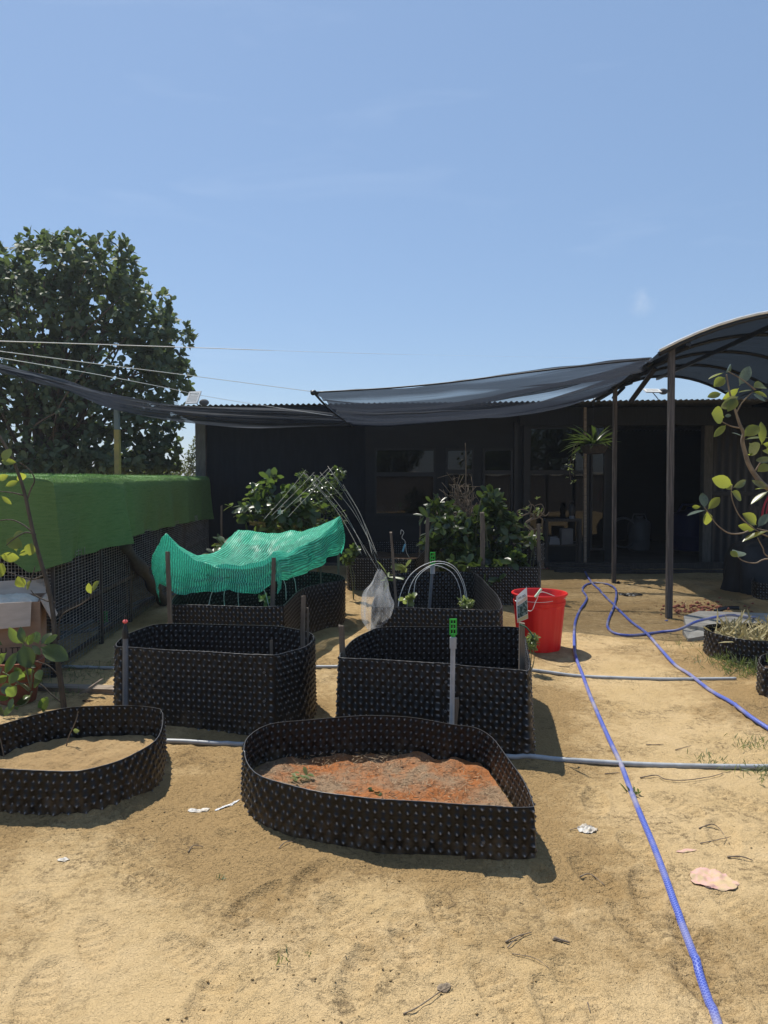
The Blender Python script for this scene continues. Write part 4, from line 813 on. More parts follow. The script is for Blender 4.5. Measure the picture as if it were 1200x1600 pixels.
pw = []; n_ = 20; u_, v_ = np.meshgrid(np.linspace(-1, 1, n_), np.linspace(-1, 1, n_), indexing='ij'); ca_, sa_ = math.cos(R(19)), math.sin(R(19)); lx = -.22+u_*.19; ly = .16+v_*.12; pz = zb+.004+.05*np.clip(.35+fbm(u_*2, v_*2, 1.4, 3, 61), 0, 1)*(1-.8*np.maximum(np.abs(u_), np.abs(v_))**3)-.03*np.maximum(np.abs(u_), np.abs(v_))**4
tag(mesh_np('paper_wad', np.stack([x1+lx*ca_-ly*sa_, yb_+lx*sa_+ly*ca_, pz], 2).reshape(-1, 3), gridF(n_, n_), pm('cream_paper', (.66, .60, .50), (.55, .49, .40), rough=.9, scale=30), None, loc=(x1, yb_, zb), smooth=False), 'crumpled cream paper filling the open top of the cardboard box', 'paper')
RX = Matrix.Rotation(R(90), 4, 'X')
text('lettering', 'PIEU TT', .055, M['ink'], bx, Matrix.Translation((x1-.22, yb_-.003, P(0, 1017, yb_)[2])) @ RX)
# clay pot with leafy sapling beside the crate
pc = on(48, 1085); pc = (pc[0], 4.86, pc[2]); t = thing('flower_pot', 'brown clay pot half hidden by glossy leaves at left', 'pot', pc)
auto_smooth(MB().lathe(pc, [(.0, 0), (.11, 0), (.15, .24), (.165, .24), (.168, .28), (.15, .28), (.14, .24), (.0, .23)], 28).build('body', M['terracotta'], t)); auto_smooth(MB().lathe(pc, [(.0, .235), (.14, .245)], 20).build('soil', M['soil_dark'], t))
# ================================================================== explicit broad leaves and saplings
def leaf_list(L, y, jit=.12, face=.5):
    """(base px, tip px, width ratio) -> blades at real depth y, tilted variously"""
    out = []
    for i, (a, b, w) in enumerate(L):
        ya = y+RNG.uniform(-jit, jit); A_ = np.array(P(a[0], a[1], ya)); B_ = np.array(P(b[0], b[1], ya+RNG.uniform(-.06, .06))); D = B_-A_; Ln = np.linalg.norm(D)
        N = np.array([RNG.normal(0, .35), -1.0, RNG.uniform(-.2, .9)]) if w > .28 else np.array([0, -.25, 1.0])
        out.append(leaves([A_], [D], [N], [Ln], [Ln*max(w, .3)*1.2], fold=RNG.uniform(.12, .45), droop=RNG.uniform(.02, .26), fine=True))
    return out
def stem(mb, pix, y, r0, r1, n=6, dy=0):
    q = crom([P(px, py, y+dy*i) for i, (px, py) in enumerate(pix)], 5); mb.tube(q, np.linspace(r0, r1, len(q)), n)
sy = 4.72
t = thing('sapling', 'slender leaning sapling with sparse leaves beside the cardboard box', 'sapling', (P(100, 1100, sy)[0], sy, 0)); mb = MB()
stem(mb, [(102, 1122), (98, 1090), (92, 1045), (86, 1000), (83, 960), (76, 920), (66, 885), (56, 850), (47, 810), (37, 765), (24, 728), (10, 700), (-20, 650)], sy, .020, .008, 8)
for pix in ([(66, 900), (52, 905), (35, 902), (22, 897), (5, 892)], [(86, 942), (70, 938), (55, 930), (48, 922)], [(56, 836), (40, 832), (22, 842), (10, 852)], [(56, 836), (36, 820), (16, 812), (-10, 815)], [(40, 775), (20, 770), (0, 768)], [(42, 782), (48, 765), (54, 750), (47, 735), (30, 722)], [(92, 1000), (92, 975), (100, 958), (125, 945), (142, 932), (144, 918)], [(95, 1020), (75, 1008), (60, 1000)], [(98, 1100), (80, 1085), (60, 1068), (30, 1068)], [(96, 1060), (75, 1040), (50, 1032)], [(47, 910), (52, 895), (55, 885)]): stem(mb, pix, sy, .006, .0028, 5)
mb.build('trunk', M['bark'], t, smooth=True)
L = [((8,722),(14,700),.55),((2,720),(20,722),.35),((30,738),(36,752),.7),((8,760),(28,752),.4),((50,848),(44,868),.75),((36,856),(10,842),.5),((26,862),(24,848),.5),((30,868),(46,858),.35),((20,842),(32,830),.4),((38,918),(27,902),.75),((42,922),(46,908),.45),((142,928),(138,912),.45),((144,924),(154,908),.4),((0,868),(30,872),.5),((-8,905),(4,880),.6),((2,775),(18,788),.3),((14,742),(-6,750),.4),((47,1046),(30,1006),.0)]
leaf_mesh('foliage', leaf_list(L[:-1], sy), M['lime_leaf'], t)
sy2 = 4.45
t = thing('potted_seedling', 'bushy young plant with big glossy leaves at left edge', 'plant', (P(50, 1075, 4.84)[0], 4.84, .2)); mb = MB()
for pix in ([(48, 1075), (52, 1040), (60, 1012)], [(48, 1075), (40, 1040), (37, 1010)], [(46, 1080), (20, 1060), (4, 1050)], [(50, 1080), (40, 1100), (20, 1105)], [(48, 1078), (30, 1068), (10, 1085)]): stem(mb, pix, 4.65, .007, .004, 5)
mb.build('stem', M['green_stem'], t, smooth=True)
L = [((63,1011),(107,1031),.48),((36,1006),(10,982),.42),((38,1006),(28,982),.45),((44,1008),(46,992),.55),((46,1008),(52,990),.4),((60,1006),(55,986),.5),((64,1007),(80,986),.5),((68,1007),(90,992),.35),((36,1007),(47,1044),.62),((29,1017),(7,1052),.38),((48,1040),(56,1042),.5),((36,1050),(54,1049),.5),((60,1046),(64,1062),.6),((30,1048),(14,1068),.6),((22,1042),(34,1055),.5),((12,1055),(-6,1068),.5),((0,1074),(22,1078),.45),((10,1088),(24,1074),.6),((20,1090),(14,1108),.5),((0,1086),(12,1096),.5),((24,1100),(46,1092),.45),((36,1094),(46,1084),.6),((52,1070),(64,1062),.7),((60,1114),(72,1090),.35),((66,1114),(74,1092),.3),((6,1120),(18,1100),.45),((-4,1102),(4,1118),.5),((20,1120),(28,1104),.4),((50,1008),(62,1022),.35),((10,1020),(-10,1040),.4),((4,1042),(-12,1060),.5),((38,1062),(26,1052),.6),((4,1008),(-14,1000),.4)]
LL = leaf_list(L, 4.6, .14); leaf_mesh('foliage', LL[0::2], M['citrus_leaf'], t); leaf_mesh('foliage', LL[1::2], M['fresh_leaf'], t)
# right-hand tree reaching into the frame
ry_ = 4.7
def q7(x, y): return (1060+x/4.32, 550+y/4.32)
t = thing('rubber_tree', 'tall leggy sapling with thick rounded leaves hanging in from right', 'tree', (P(1290, 1080, ry_)[0], ry_, 0)); mb = MB()
stem(mb, [(1292, 1110), (1290, 1000), (1284, 900), (1270, 830), (1230, 780), (1200, 763), q7(540, 860), q7(480, 770), q7(450, 680), q7(432, 600), q7(440, 550), q7(415, 490), q7(395, 430), q7(375, 365), q7(345, 270), q7(325, 150)], ry_, .024, .004, 7)
for pix in ([q7(392, 405), q7(430, 340), q7(500, 268)], [q7(435, 515), q7(360, 502), q7(285, 465)], [(1290, 870), (1240, 850), q7(605, 1245), q7(515, 1195), q7(420, 1115), q7(375, 1030), q7(358, 960), q7(363, 900)], [q7(472, 1208), q7(420, 1225), q7(340, 1222), q7(260, 1165), q7(215, 1100), q7(178, 1050)], [(1280, 905), q7(620, 1390), q7(570, 1320), q7(535, 1255)], [(1280, 880), q7(620, 1395), q7(520, 1425), q7(440, 1410), q7(403, 1385)], [q7(520, 800), q7(560, 740), q7(605, 725)], [q7(555, 870), q7(580, 910), q7(605, 915)], [q7(520, 255), q7(430, 185), q7(335, 130)], [(1200, 830), q7(560, 1200), q7(530, 1190)]): stem(mb, pix, ry_, .0055, .0028, 5)
mb.build('trunk', M['twig'], t, smooth=True)
L7 = [((320,140),(357,82),.55),((305,140),(200,180),.28),((315,172),(242,232),.55),((410,228),(492,88),.38),((502,240),(602,215),.5),((502,255),(405,270),.28),((500,280),(590,330),.3),((505,270),(610,292),.3),((408,245),(318,318),.35),((402,300),(305,380),.6),((390,310),(345,385),.5),((308,440),(228,415),.95),((312,432),(356,428),.5),((322,492),(240,572),.3),((442,570),(550,498),.55),((437,578),(370,530),.28),((450,590),(610,568),.22),((563,625),(567,468),.2),((478,615),(545,690),.75),((502,680),(460,700),.5),((365,898),(233,855),.42),((368,915),(466,868),.4),((358,940),(428,998),.65),((366,908),(325,922),.55),((175,1052),(165,948),.52),((200,1062),(282,978),.4),((150,1045),(90,1048),.45),((182,1068),(58,1102),.16),((192,1078),(190,1168),.8),((525,1168),(450,1090),.55),((538,1180),(610,1090),.42),((518,1200),(408,1172),.38),((605,1208),(428,1270),.25),((404,1386),(410,1328),.95),((402,1384),(352,1345),.6),((605,940),(485,1018),.18),((598,912),(504,870),.3),((610,920),(515,925),.18),((640,700),(570,660),.6),((640,720),(520,735),.35),((655,640),(580,620),.4),((625,770),(548,790),.5),((300,268),(372,262),.2),((290,280),(200,300),.4),((600,670),(640,610),.5)]
LL = leaf_list([(q7(*a), q7(*b), w) for a, b, w in L7], ry_, .10); leaf_mesh('foliage', [q for i, q in enumerate(LL) if i % 3], M['lime_leaf'], t); leaf_mesh('foliage', LL[0::3], M['sheen_leaf'], t)  # backlit and sheen tones painted as two leaf colours on one plant
# ================================================================== citrus and other plants between the beds
def spray(px, py, y, k, L, Wd, n): c = np.array([P(px+RNG.normal(0, 6), py+RNG.normal(0, 6), y+RNG.normal(0, .08)) for _ in range(n)]); return rosettes(c, np.tile([0, 0, 1.0], (n, 1)), k, L, Wd, .9, .4)
yk = 8.5
t, Cc = small_shrub('citrus_bush', 'leafy lime bush with white blossoms rising behind the teal net', 425, yk, [(440,790,42,26,yk,.32),(405,775,22,20,yk,.25),(425,752,12,12,yk,.15),(462,770,22,20,yk,.25),(480,800,30,18,yk,.25),(392,800,22,18,yk,.25),(440,820,60,10,yk,.3)], M['citrus_leaf'], .125, .075, 105, 6, 'bush', .2, 8, .012, extra=[spray(372, 790, yk, 4, .11, .05, 2), spray(352, 850, yk-.1, 6, .13, .07, 7), spray(338, 868, yk-.2, 6, .12, .06, 5)])
mb = MB()
for px, py in ((403,797),(438,800)):
    c = np.array(P(px, py, yk-.22))
    for k in range(6): a = k*1.05; mb.add([c, c+[.022*math.cos(a), -.01, .022*math.sin(a)], c+[.045*math.cos(a+.5), .004, .045*math.sin(a+.5)], c+[.022*math.cos(a+1.0), -.012, .022*math.sin(a+1.0)]], [(0, 1, 2, 3)])
mb.build('blossom', pm('white_petal', (.75, .72, .6), rough=.6, trans=.3), t)
small_shrub('orange_jasmine', 'fine leaved dark bush behind the pale crossed rods', 500, 10.6, [(500,770,38,34,10.6,.35),(528,745,14,16,10.6,.2),(475,748,14,16,10.6,.2),(505,805,40,22,10.6,.3)], M['citrus_leaf'], .065, .03, 230, 6, 'bush', .15, 8, .01)
yk = 8.95
tall = [(768,775,16,22,yk,.16),(772,800,26,20,yk,.22),(745,820,34,26,yk,.28),(790,830,28,28,yk,.25),(715,835,36,28,yk,.28),(745,862,52,26,yk,.35),(800,862,34,22,yk,.3),(700,865,34,26,yk,.28),(672,848,20,18,yk,.2),(755,890,58,20,yk,.32),(715,900,34,18,yk,.25),(690,815,18,14,yk,.2),(775,905,24,24,8.35,.15),(800,880,30,18,8.5,.2),(735,880,40,16,8.4,.15)]
small_shrub('citrus_bush', 'biggest citrus bush, dense and dark, growing behind the hooped bed', 755, yk, tall, M['citrus_leaf'], .125, .074, 300, 6, 'bush', .2, 14, .016)
small_shrub('citrus_bush', 'young citrus with a leaf tuft on a slim stem before the windows', 678, 9.3, [(682,790,20,14,9.3,.18),(676,806,20,12,9.3,.18),(700,800,10,10,9.3,.1)], M['citrus_leaf'], .15, .055, 20, 6, 'bush', .1, 3, .012)
small_shrub('shoot_plant', 'drooping lime green plant hanging over the far bed, right of the big citrus', 826, 9.0, [(826,843,16,9,9.0,.12),(838,838,8,6,9,.1),(810,872,10,10,9,.1)], M['pale_leaf'], .11, .06, 15, 5, 'plant', .1, 4, .008)
small_shrub('broadleaf_seedling', 'pair of broad green leaves poking up left of the hoops', 634, 8.4, [(634,886,8,6,8.4,.06)], M['pale_leaf'], .15, .085, 2, 4, 'plant', .1, 2, .006)
small_shrub('pale_seedling', 'small pale seedling inside the hooped bed, at its left', 640, 6.1, [(640,936,9,6,6.1,.06)], M['pale_leaf'], .06, .045, 6, 4, 'plant', .1, 3, .003)
small_shrub('grey_herb', 'small grey leaved herb inside the hooped bed, at its right', 728, 6.1, [(728,942,12,6,6.1,.08)], pm and M['pale_leaf'], .045, .016, 26, 6, 'plant', .1, 4, .003)
small_shrub('lily_shoot', 'pointed yellow green shoot beside the clear plastic bag', 604, 7.0, [(606,904,5,8,7.0,.05)], M['pale_leaf'], .16, .03, 3, 4, 'plant', .1, 2, .006)
small_shrub('moss_rose', 'reddish green tuft at the foot of the red bucket', 830, 5.55, [(829,1005,11,11,5.55,.07),(833,998,8,8,5.55,.05)], M['pale_leaf'], .035, .012, 85, 6, 'plant', .1, 6, .003)
small_shrub('potted_herb', 'little plant in the shade under the teal net', 413, 6.6, [(413,936,7,4,6.6,.05)], M['pale_leaf'], .06, .04, 5, 4, 'plant', .1, 2, .004)
small_shrub('creeper', 'leafy tuft between the teal net and the far bed', 552, 8.9, [(552,858,12,10,8.9,.12),(543,872,8,8,8.9,.1)], M['citrus_leaf'], .09, .05, 18, 5, 'plant', .1, 3, .006)
# bare dead shrub
t = thing('dead_shrub', 'bare twiggy dead shrub silhouetted before the middle window', 'shrub', (P(722, 850, 9.8)[0], 9.8, .2)); mb = MB()
b0 = np.array(P(724, 862, 9.8)); mb.tube([(b0[0], b0[1], 0), tuple(b0)], [.016, .013], 6)
for i in range(34):
    a = np.array(P(725+RNG.normal(0, 9), 815+RNG.normal(0, 14), 9.8+RNG.normal(0, .1))); e = np.array(P(725+RNG.normal(0, 22), 772+RNG.normal(0, 20), 9.8+RNG.normal(0, .15))); mb.tube(crom([b0, a, e], 4), np.linspace(.008, .0035, 9), 4)
    for k in range(4): s_ = a+(e-a)*RNG.uniform(.2, 1); mb.tube([s_, s_+RNG.normal(0, .10, 3)], [.004, .0025], 3)
mb.tube(crom([b0, P(728, 740, 9.8), P(727, 692, 9.8)], 4), np.linspace(.009, .004, 9), 4); mb.build('branches', M['twig'], t, smooth=True)
# bonsai
py_ = 9.35; t = thing('bonsai_pot', 'dimpled black pot with a white bowl on top, right of the citrus', 'pot', (P(826, 884, py_)[0], py_, .38)); c = t.location
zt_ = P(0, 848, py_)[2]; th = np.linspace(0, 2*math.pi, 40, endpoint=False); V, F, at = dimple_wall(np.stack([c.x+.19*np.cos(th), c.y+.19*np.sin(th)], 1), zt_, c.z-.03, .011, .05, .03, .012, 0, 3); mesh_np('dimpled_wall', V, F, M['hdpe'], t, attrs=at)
auto_smooth(MB().lathe((c.x-.05, c.y, zt_-.02), [(0, 0), (.10, .0), (.15, .09), (.155, .115), (.14, .115), (.12, .09), (0, .085)], 24).build('bowl', M['white'], t))
t = thing('bonsai', 'gnarled bonsai with looping bare branches in the white bowl', 'bonsai', (c.x-.03, c.y, zt_+.06)); mb = MB()
stem(mb, [(823, 842), (832, 830), (822, 818), (834, 808), (826, 800)], py_, .026, .010, 7)
for pix in ([(830, 812), (842, 808), (850, 798), (846, 788), (836, 790)], [(826, 802), (814, 806), (808, 800), (814, 796), (824, 798)], [(832, 808), (836, 795), (830, 788), (822, 794)], [(824, 820), (812, 824), (804, 818)], [(832, 828), (846, 826), (842, 838)], [(838, 806), (848, 812), (846, 822)], [(828, 800), (830, 790), (826, 782)], [(844, 800), (852, 806), (858, 800)]): stem(mb, pix, py_, .009, .004, 5)
mb.build('trunk', M['twig'], t, smooth=True); leaf_mesh('foliage', [spray(x_, y_, py_-.05, 4, .05, .03, 2) for x_, y_ in ((815, 800), (836, 798), (843, 800), (822, 800), (838, 806), (812, 822))], M['pale_leaf'], t)
# hanging bromeliad and trailing plant by the door
hy_ = 11.3; t = thing('hanging_basket', 'hanging basket with spiky strap leaves under the eaves', 'hanging plant', P(928, 700, hy_)); c = np.array(t.location)
auto_smooth(MB().lathe(tuple(c), [(0, -.10), (.16, -.08), (.21, .02), (.20, .05), (0, .045)], 20).build('basket', M['dark_wood'], t)); mb = MB()
for a in (0, 2.1, 4.2): mb.tube([c+[.2*math.cos(a), .2*math.sin(a), .05], P(927, 655, hy_)], .004, 4)
mb.tube([P(927, 655, hy_), (P(927, 655, hy_)[0], hy_, 2.72)], .004, 4); mb.build('wire', M['black'], t)
n = 46; a = RNG.uniform(0, 6.28, n); el = RNG.uniform(.05, 1.2, n); D = np.stack([np.cos(a)*np.cos(el), np.sin(a)*np.cos(el), np.sin(el)], 1); leaf_mesh('foliage', [leaves(np.tile(c+[0, 0, .04], (n, 1)), D, np.tile([0, 0, 1.0], (n, 1))+RNG.normal(0, .1, (n, 3)), RNG.uniform(.3, .52, n), .055, fold=.5, droop=.42, fine=True)], M['citrus_leaf'], t)
t = thing('trailing_vine', 'thin vine of tiny pale leaves trailing below the hanging basket', 'vine', P(905, 690, 11.2)); mb = MB(); parts = []
for pix in ([(908, 688), (897, 697), (893, 715), (890, 735), (892, 752)], [(905, 690), (899, 705), (895, 728), (896, 745)]):
    stem(mb, pix, 11.2, .004, .002, 4)
    for px, py in resample(np.array(pix, float), 11, False)[0]: parts.append(spray(px, py, 11.2, 3, .035, .028, 1))
mb.build('stem', M['twig'], t); leaf_mesh('foliage', parts, M['pale_leaf'], t)
# ================================================================== teal shade net on four stakes
c00, c10, c01, c11 = [np.array(P(*q)) for q in ((259, 838, 6.05), (428, 868, 5.95), (372, 829, 7.9), (531, 809, 7.9))]
def teal():
    un = np.concatenate([np.linspace(-1, 0, 18), np.linspace(0, 1, 64)[1:], np.linspace(1, 2, 20)[1:]]); vn = np.concatenate([np.linspace(-1, 0, 22), np.linspace(0, 1, 60)[1:], np.linspace(1, 2, 8)[1:]])
    U, Vv = np.meshgrid(un, vn, indexing='ij'); u, v = np.clip(U, 0, 1), np.clip(Vv, 0, 1)
    q = (c00*(1-u[..., None])+c10*u[..., None])*(1-v[..., None])+(c01*(1-u[..., None])+c11*u[..., None])*v[..., None]
    q[..., 2] += -.155*np.sin(math.pi*u)**.75*(1-v)**1.5-.05*np.sin(math.pi*u)*v-.20*np.sin(math.pi*v)*(1-.75*u)-.07*np.sin(math.pi*v)*np.sin(math.pi*u)
    fl, fr, ff = np.clip(-U, 0, 1), np.clip(U-1, 0, 1), np.clip(-Vv, 0, 1); fb = np.clip(Vv-1, 0, 1)
    Lf = np.interp(u, [0, .12, .3, .42, .6, .8, 1], [.41, .40, .29, .21, .19, .23, .24]); Lr = np.interp(v, [0, .4, .75, .9, 1], [.24, .26, .28, .33, .40]); Ll = np.interp(v, [0, .3, 1], [.42, .30, .2])
    hang = np.sqrt((ff*Lf)**2+(fl*Ll)**2+(fr*Lr)**2+(fb*.15)**2); q[..., 2] -= hang*.97
    q[..., 1] -= ff*.05+.02*np.sin(u*30)*ff; q[..., 0] -= .12*np.sin(fl*2.4)*(1-.5*ff); q[..., 0] += .06*np.sin(fr*2.6)+.025*fr*np.sin(v*24); q[..., 1] += fb*.08
    q[..., 2] += .040*fbm(U*4, Vv*5, 1.1, 3, 31)*(.4+np.sin(math.pi*np.clip(u, .02, .98)))+.006*fbm(U*16, Vv*8, 1.1, 2, 41)-.05*np.abs(fbm(U*3+.7*Vv, Vv*2-U, 1.5, 2, 51))*(1-.5*ff)+.035*np.exp(-((u-.0)**2+(v-.0)**2)/.01)+.03*np.exp(-((u-1)**2+v**2)/.008)+.03*np.exp(-((u-1)**2+(v-1)**2)/.01); q[..., 1] += .018*fbm(U*4, Vv*7, 1.4, 2, 33)*(ff+.2); q[..., 0] += .014*fbm(U*7, Vv*7, 1.4, 2, 35)
    return q, np.stack([np.where(U < 0, U*.42, np.where(U > 1, .88+(U-1)*.3, U*.88))+.012*fbm(U*2, Vv*2, 1.2, 1, 9), Vv*1.9], 2)
q, uv = teal(); o = mesh_np('shade_net', q.reshape(-1, 3), gridF(*q.shape[:2]), M['net_green'], None, loc=tuple((c00+c11)/2), uv=uv.reshape(-1, 2)); tag(o, 'teal green shade net draped on four stakes over a bed', 'shade net')
ns = RNG
def stake(label, px, pyt, pyb, y, w, h, zb=None, lean=0, m='stake', name='wooden_stake', cat='stake'):
    t_, b_ = P(px, pyt, y), P(px-lean, pyb, y); zb = b_[2] if zb is None else zb; f = (t_[2]-zb)/(t_[2]-b_[2]+1e-6); bx_ = t_[0]+(b_[0]-t_[0])*f
    mb = MB(); n = 7; rings = []
    for i in range(n):
        k = i/(n-1); cx_ = bx_+(t_[0]-bx_)*k+RNG.normal(0, w*.05); cz_ = zb+(t_[2]-zb)*k; ww = w*(1.05-.12*k)*RNG.uniform(.94, 1.05); hh = h*RNG.uniform(.92, 1.05)
        rings.append([(cx_+a*ww/2, y+b*hh/2, cz_+(RNG.uniform(-.3, .3)*w if i == n-1 else 0)) for a, b in ((-1, -1), (1, -1), (1, 1), (-1, 1))])
    V = sum(rings, []); F = [(i*4+k, i*4+(k+1) % 4, i*4+4+(k+1) % 4, i*4+4+k) for i in range(n-1) for k in range(4)]+[(3, 2, 1, 0), tuple(range(n*4-4, n*4))]
    o = MB().add(V, F).build(name, M[m]); return tag(o, label, cat)
stake('wooden stake holding the front left corner of the teal net', 262, 862, 960, 5.72, .032, .03, 0, -4)
stake('wooden stake holding the front right corner of the teal net', 428, 872, 946, 5.93, .034, .03, .1, 2)
stake('thin stake under the far right corner of the teal net', 529, 812, 905, 7.88, .026, .026, .1, 0)
stake('thin stake under the back edge of the teal net, hidden mostly', 374, 832, 900, 7.88, .026, .026, .1, 0)
stake('tall grey stake at the right rim of the tall left bed', 475, 931, 1005, 4.62, .030, .024, .1, 2)
stake('short stake tied beside the tall grey one, right rim of the left bed', 481, 950, 1003, 4.64, .014, .018, .1, 0)
stake('short wooden peg inside the front rim of the tall left bed', 424, 1000, 1021, 4.42, .018, .018, .15, 0)
stake('pale flat stake at the left rim of the tall right bed', 533, 977, 1025, 4.27, .034, .015, .1, -3)
stake('weathered stake at the right rim of the tall right bed, with the packet', 816, 972, 1047, 4.12, .032, .028, .1, 1)
stake('short split peg beside the green topped riser', 714, 1090, 1130, 3.93, .028, .02, 0, 4)
stake('tall leaning bamboo stake right of the clear plastic bag', 611, 832, 945, 6.05, .022, .02, .1, -8)
stake('thick wooden stake in front of the big citrus trunk', 754, 800, 905, 8.45, .05, .045, .1, 0)
stake('wooden stake left of the big citrus, rising by the far bed', 668, 810, 872, 8.6, .045, .03, .1, 1)
stake('thin twig stake standing in the far bed before the windows', 657, 806, 848, 9.6, .02, .02, .2, 1)
stake('grey stake just right of the bonsai pot', 842, 819, 884, 8.9, .042, .03, .2, 0)
stake('thin dark post far left of the lime bush by the curtain', 346, 790, 850, 9.8, .022, .022, 0, 0)
stake('thin rod under the far end of the teal net', 501, 842, 905, 7.3, .016, .016, .2, 0)
# ---- risers
def riser(label, px, pyt, pyb, y, r, zb=0, lean=0, m='grey_pvc'):
    a, b = np.array(P(px-lean, pyb, y)), np.array(P(px, pyt, y)); t = thing('sprinkler_riser', label, 'sprinkler', (a[0], y, zb), 'sprinkler risers between the beds'); d = (b-a)/(b[2]-a[2]); base = a+d*(zb-a[2])
    auto_smooth(MB().tube([base, b], r, 14).build('pipe', M[m], t)); return t, b, d
t, b, d = riser('grey riser with black nozzle and pink cap, before the tall left bed', 196, 992, 1108, 4.18, .0155, 0, 0, 'dark_pvc')
auto_smooth(MB().lathe(b, [(.0175, -.02), (.0175, .005), (.0165, .02), (.012, .045), (.007, .06), (.006, .068)], 14, caps=(True, True)).build('nozzle', M['black'], t)); auto_smooth(MB().lathe(b, [(.006, .066), (.013, .070), (.015, .078), (.010, .086), (.005, .088)], 14, caps=(True, True)).build('cap', M['pink'], t)); MB().tube([b+[0, 0, .085], b+[0, 0, .115]], .0035, 6).build('pin', M['black'], t)
def green_head(t, b, s):
    mb = MB(); w, h, th = .030*s, .075*s, .009*s
    auto_smooth(MB().lathe(b, [(.017*s, -.055*s), (.017*s, 0), (.012*s, .003)], 14, caps=(True, True)).build('coupler', M['grey_pvc'], t))
    mb.lathe(b, [(.008*s, 0), (.011*s, .006*s), (.011*s, .014*s), (.006*s, .02*s)], 10, caps=(True, True)); z0 = b[2]+.016*s
    for x_ in (-w/2, w/2): mb.box((b[0]+x_, b[1], z0+h/2), (th*.7, th, h))
    for k in (0, .36, .68, 1): mb.box((b[0], b[1]+.0004, z0+h*k), (w+th*.6, th*1.12, th*.75))
    mb.box((b[0], b[1]-.0006, z0+h*.5), (th*.5, th*.9, h*.98)); mb.build('spray_head', M['green_plastic'], t)
t, b, d = riser('grey riser with bright green spray head, before the tall right bed', 708, 996, 1136, 3.86, .0128, 0, 2); green_head(t, b, 1.05)
t, b, d = riser('bluish leaning riser with green head inside the hooped bed', 676, 884, 950, 6.35, .0135, .1, 5, 'dark_pvc'); green_head(t, b, 1.25)
# blue plant clip
t = thing('cable_clip', 'blue plastic strip hanging from a wire loop over the far bed', 'plastic strip', P(630, 852, 9.2)); MB().bar(P(633, 850, 9.2), P(629, 862, 9.2), .022, .006).build('strip', pm('pale_blue_plastic', (.16, .42, .62), rough=.5), t); MB().tube(crom([P(626, 835, 9.2), P(627, 828, 9.2), P(631, 832, 9.2), P(628, 840, 9.2), P(633, 846, 9.2), P(635, 862, 9.2), P(640, 872, 9.2)], 5), .003, 5).build('wire', M['wire'], t, smooth=True)
# ---- wire hoops
def hoops(label, name, items, r, grp):
    for lab, pix, y in items:
        q = crom([P(px, py, y+.02*i) for i, (px, py) in enumerate(pix)], 8); tag(MB().tube(q, r, 6).build(name, M['wire'], smooth=True), lab, 'hoop', grp)
hoops('', 'wire_hoop', [('outermost white wire hoop over the bed left of the red bucket', [(622, 948), (627, 925), (640, 900), (660, 884), (685, 877), (708, 884), (722, 904), (729, 930), (730, 958)], 5.95),
 ('inner white wire hoop, lower than the outermost one beside it', [(636, 948), (640, 920), (652, 898), (672, 884), (693, 881), (712, 892), (724, 916), (728, 942), (729, 960)], 6.1),
 ('far white wire hoop with the tightest curve, at the middle of its bed', [(646, 950), (648, 915), (654, 900), (668, 888), (684, 884), (706, 895), (718, 918), (722, 950)], 6.5)], .0027, 'wire hoops over the bed')
hoops('', 'wire_hoop', [('white hoop leg leftmost under the teal net', [(326, 946), (331, 926), (340, 912), (352, 906)], 6.1), ('pair of near straight white rods under the net, left of its middle', [(373, 948), (372, 925), (376, 905)], 6.3), ('curved white hoop leg right of the straight rods under the net', [(420, 947), (414, 925), (404, 911), (396, 906)], 6.2), ('white hoop leg near the front right stake of the net', [(447, 938), (446, 915), (440, 900)], 6.5), ('white hoop rightmost under the net, by the right rim', [(463, 925), (460, 905), (452, 893)], 6.9), ('thin white rod second from left under the net', [(351, 948), (350, 930), (354, 910)], 6.4)], .0027, 'hoops under the teal net')
t = thing('rod_bundle', 'bundle of thin pale bent rods crossing above the teal net', 'rods', P(592, 893, 6.6)); mb = MB()
for a, m_, e in (((592,893),(560,850),(478,740)),((588,866),(560,820),(500,738)),((590,868),(572,812),(515,732)),((582,868),(566,815),(536,757)),((596,896),(570,845),(512,728)),((566,868),(535,808),(474,738)),((574,870),(540,800),(490,742)),((430,810),(470,765),(514,731)),((424,806),(455,765),(491,738)),((450,808),(490,770),(520,730)),((412,812),(440,775),(478,734))):
    m_ = ((a[0]+e[0])/2+6, (a[1]+e[1])/2-5); mb.tube(crom([P(a[0], a[1], 7.3), P(m_[0], m_[1], 7.8), P(e[0], e[1], 8.2)], 8), .0017, 5)
mb.build('rods', M['rod'], t, smooth=True)
# ---- clear plastic bag
def bagmat():
    m, n, l, out = newmat('clear_film'); b = n.new('ShaderNodeBsdfPrincipled'); b.inputs['Base Color'].default_value = (.75, .76, .76, 1); b.inputs['Roughness'].default_value = .16; b.inputs['Specular IOR Level'].default_value = .7
    t = n.new('ShaderNodeBsdfTransparent'); tl = n.new('ShaderNodeBsdfTranslucent'); tl.inputs[0].default_value = (.8, .8, .8, 1); x = n.new('ShaderNodeMixShader'); x.inputs[0].default_value = .5; l.new(b.outputs[0], x.inputs[1]); l.new(tl.outputs[0], x.inputs[2])
    f = rng_(n, l, noise(n, l, 22, 5, (1, 1, .35)), .3, .75, .08, .42); y = n.new('ShaderNodeMixShader'); l.new(f, y.inputs[0]); l.new(t.outputs[0], y.inputs[1]); l.new(x.outputs[0], y.inputs[2]); l.new(y.outputs[0], out.inputs[0]); return m
M['film'] = bagmat(); yb_ = 5.72; prof = [(891, 3, 593), (900, 8, 593), (912, 13, 592), (925, 19, 588), (942, 24, 590), (958, 23, 588), (970, 18, 585), (979, 10, 581), (985, 3, 578)]
pr = crom([(a, b, c_) for a, b, c_ in prof], 5); n = 64; V = []
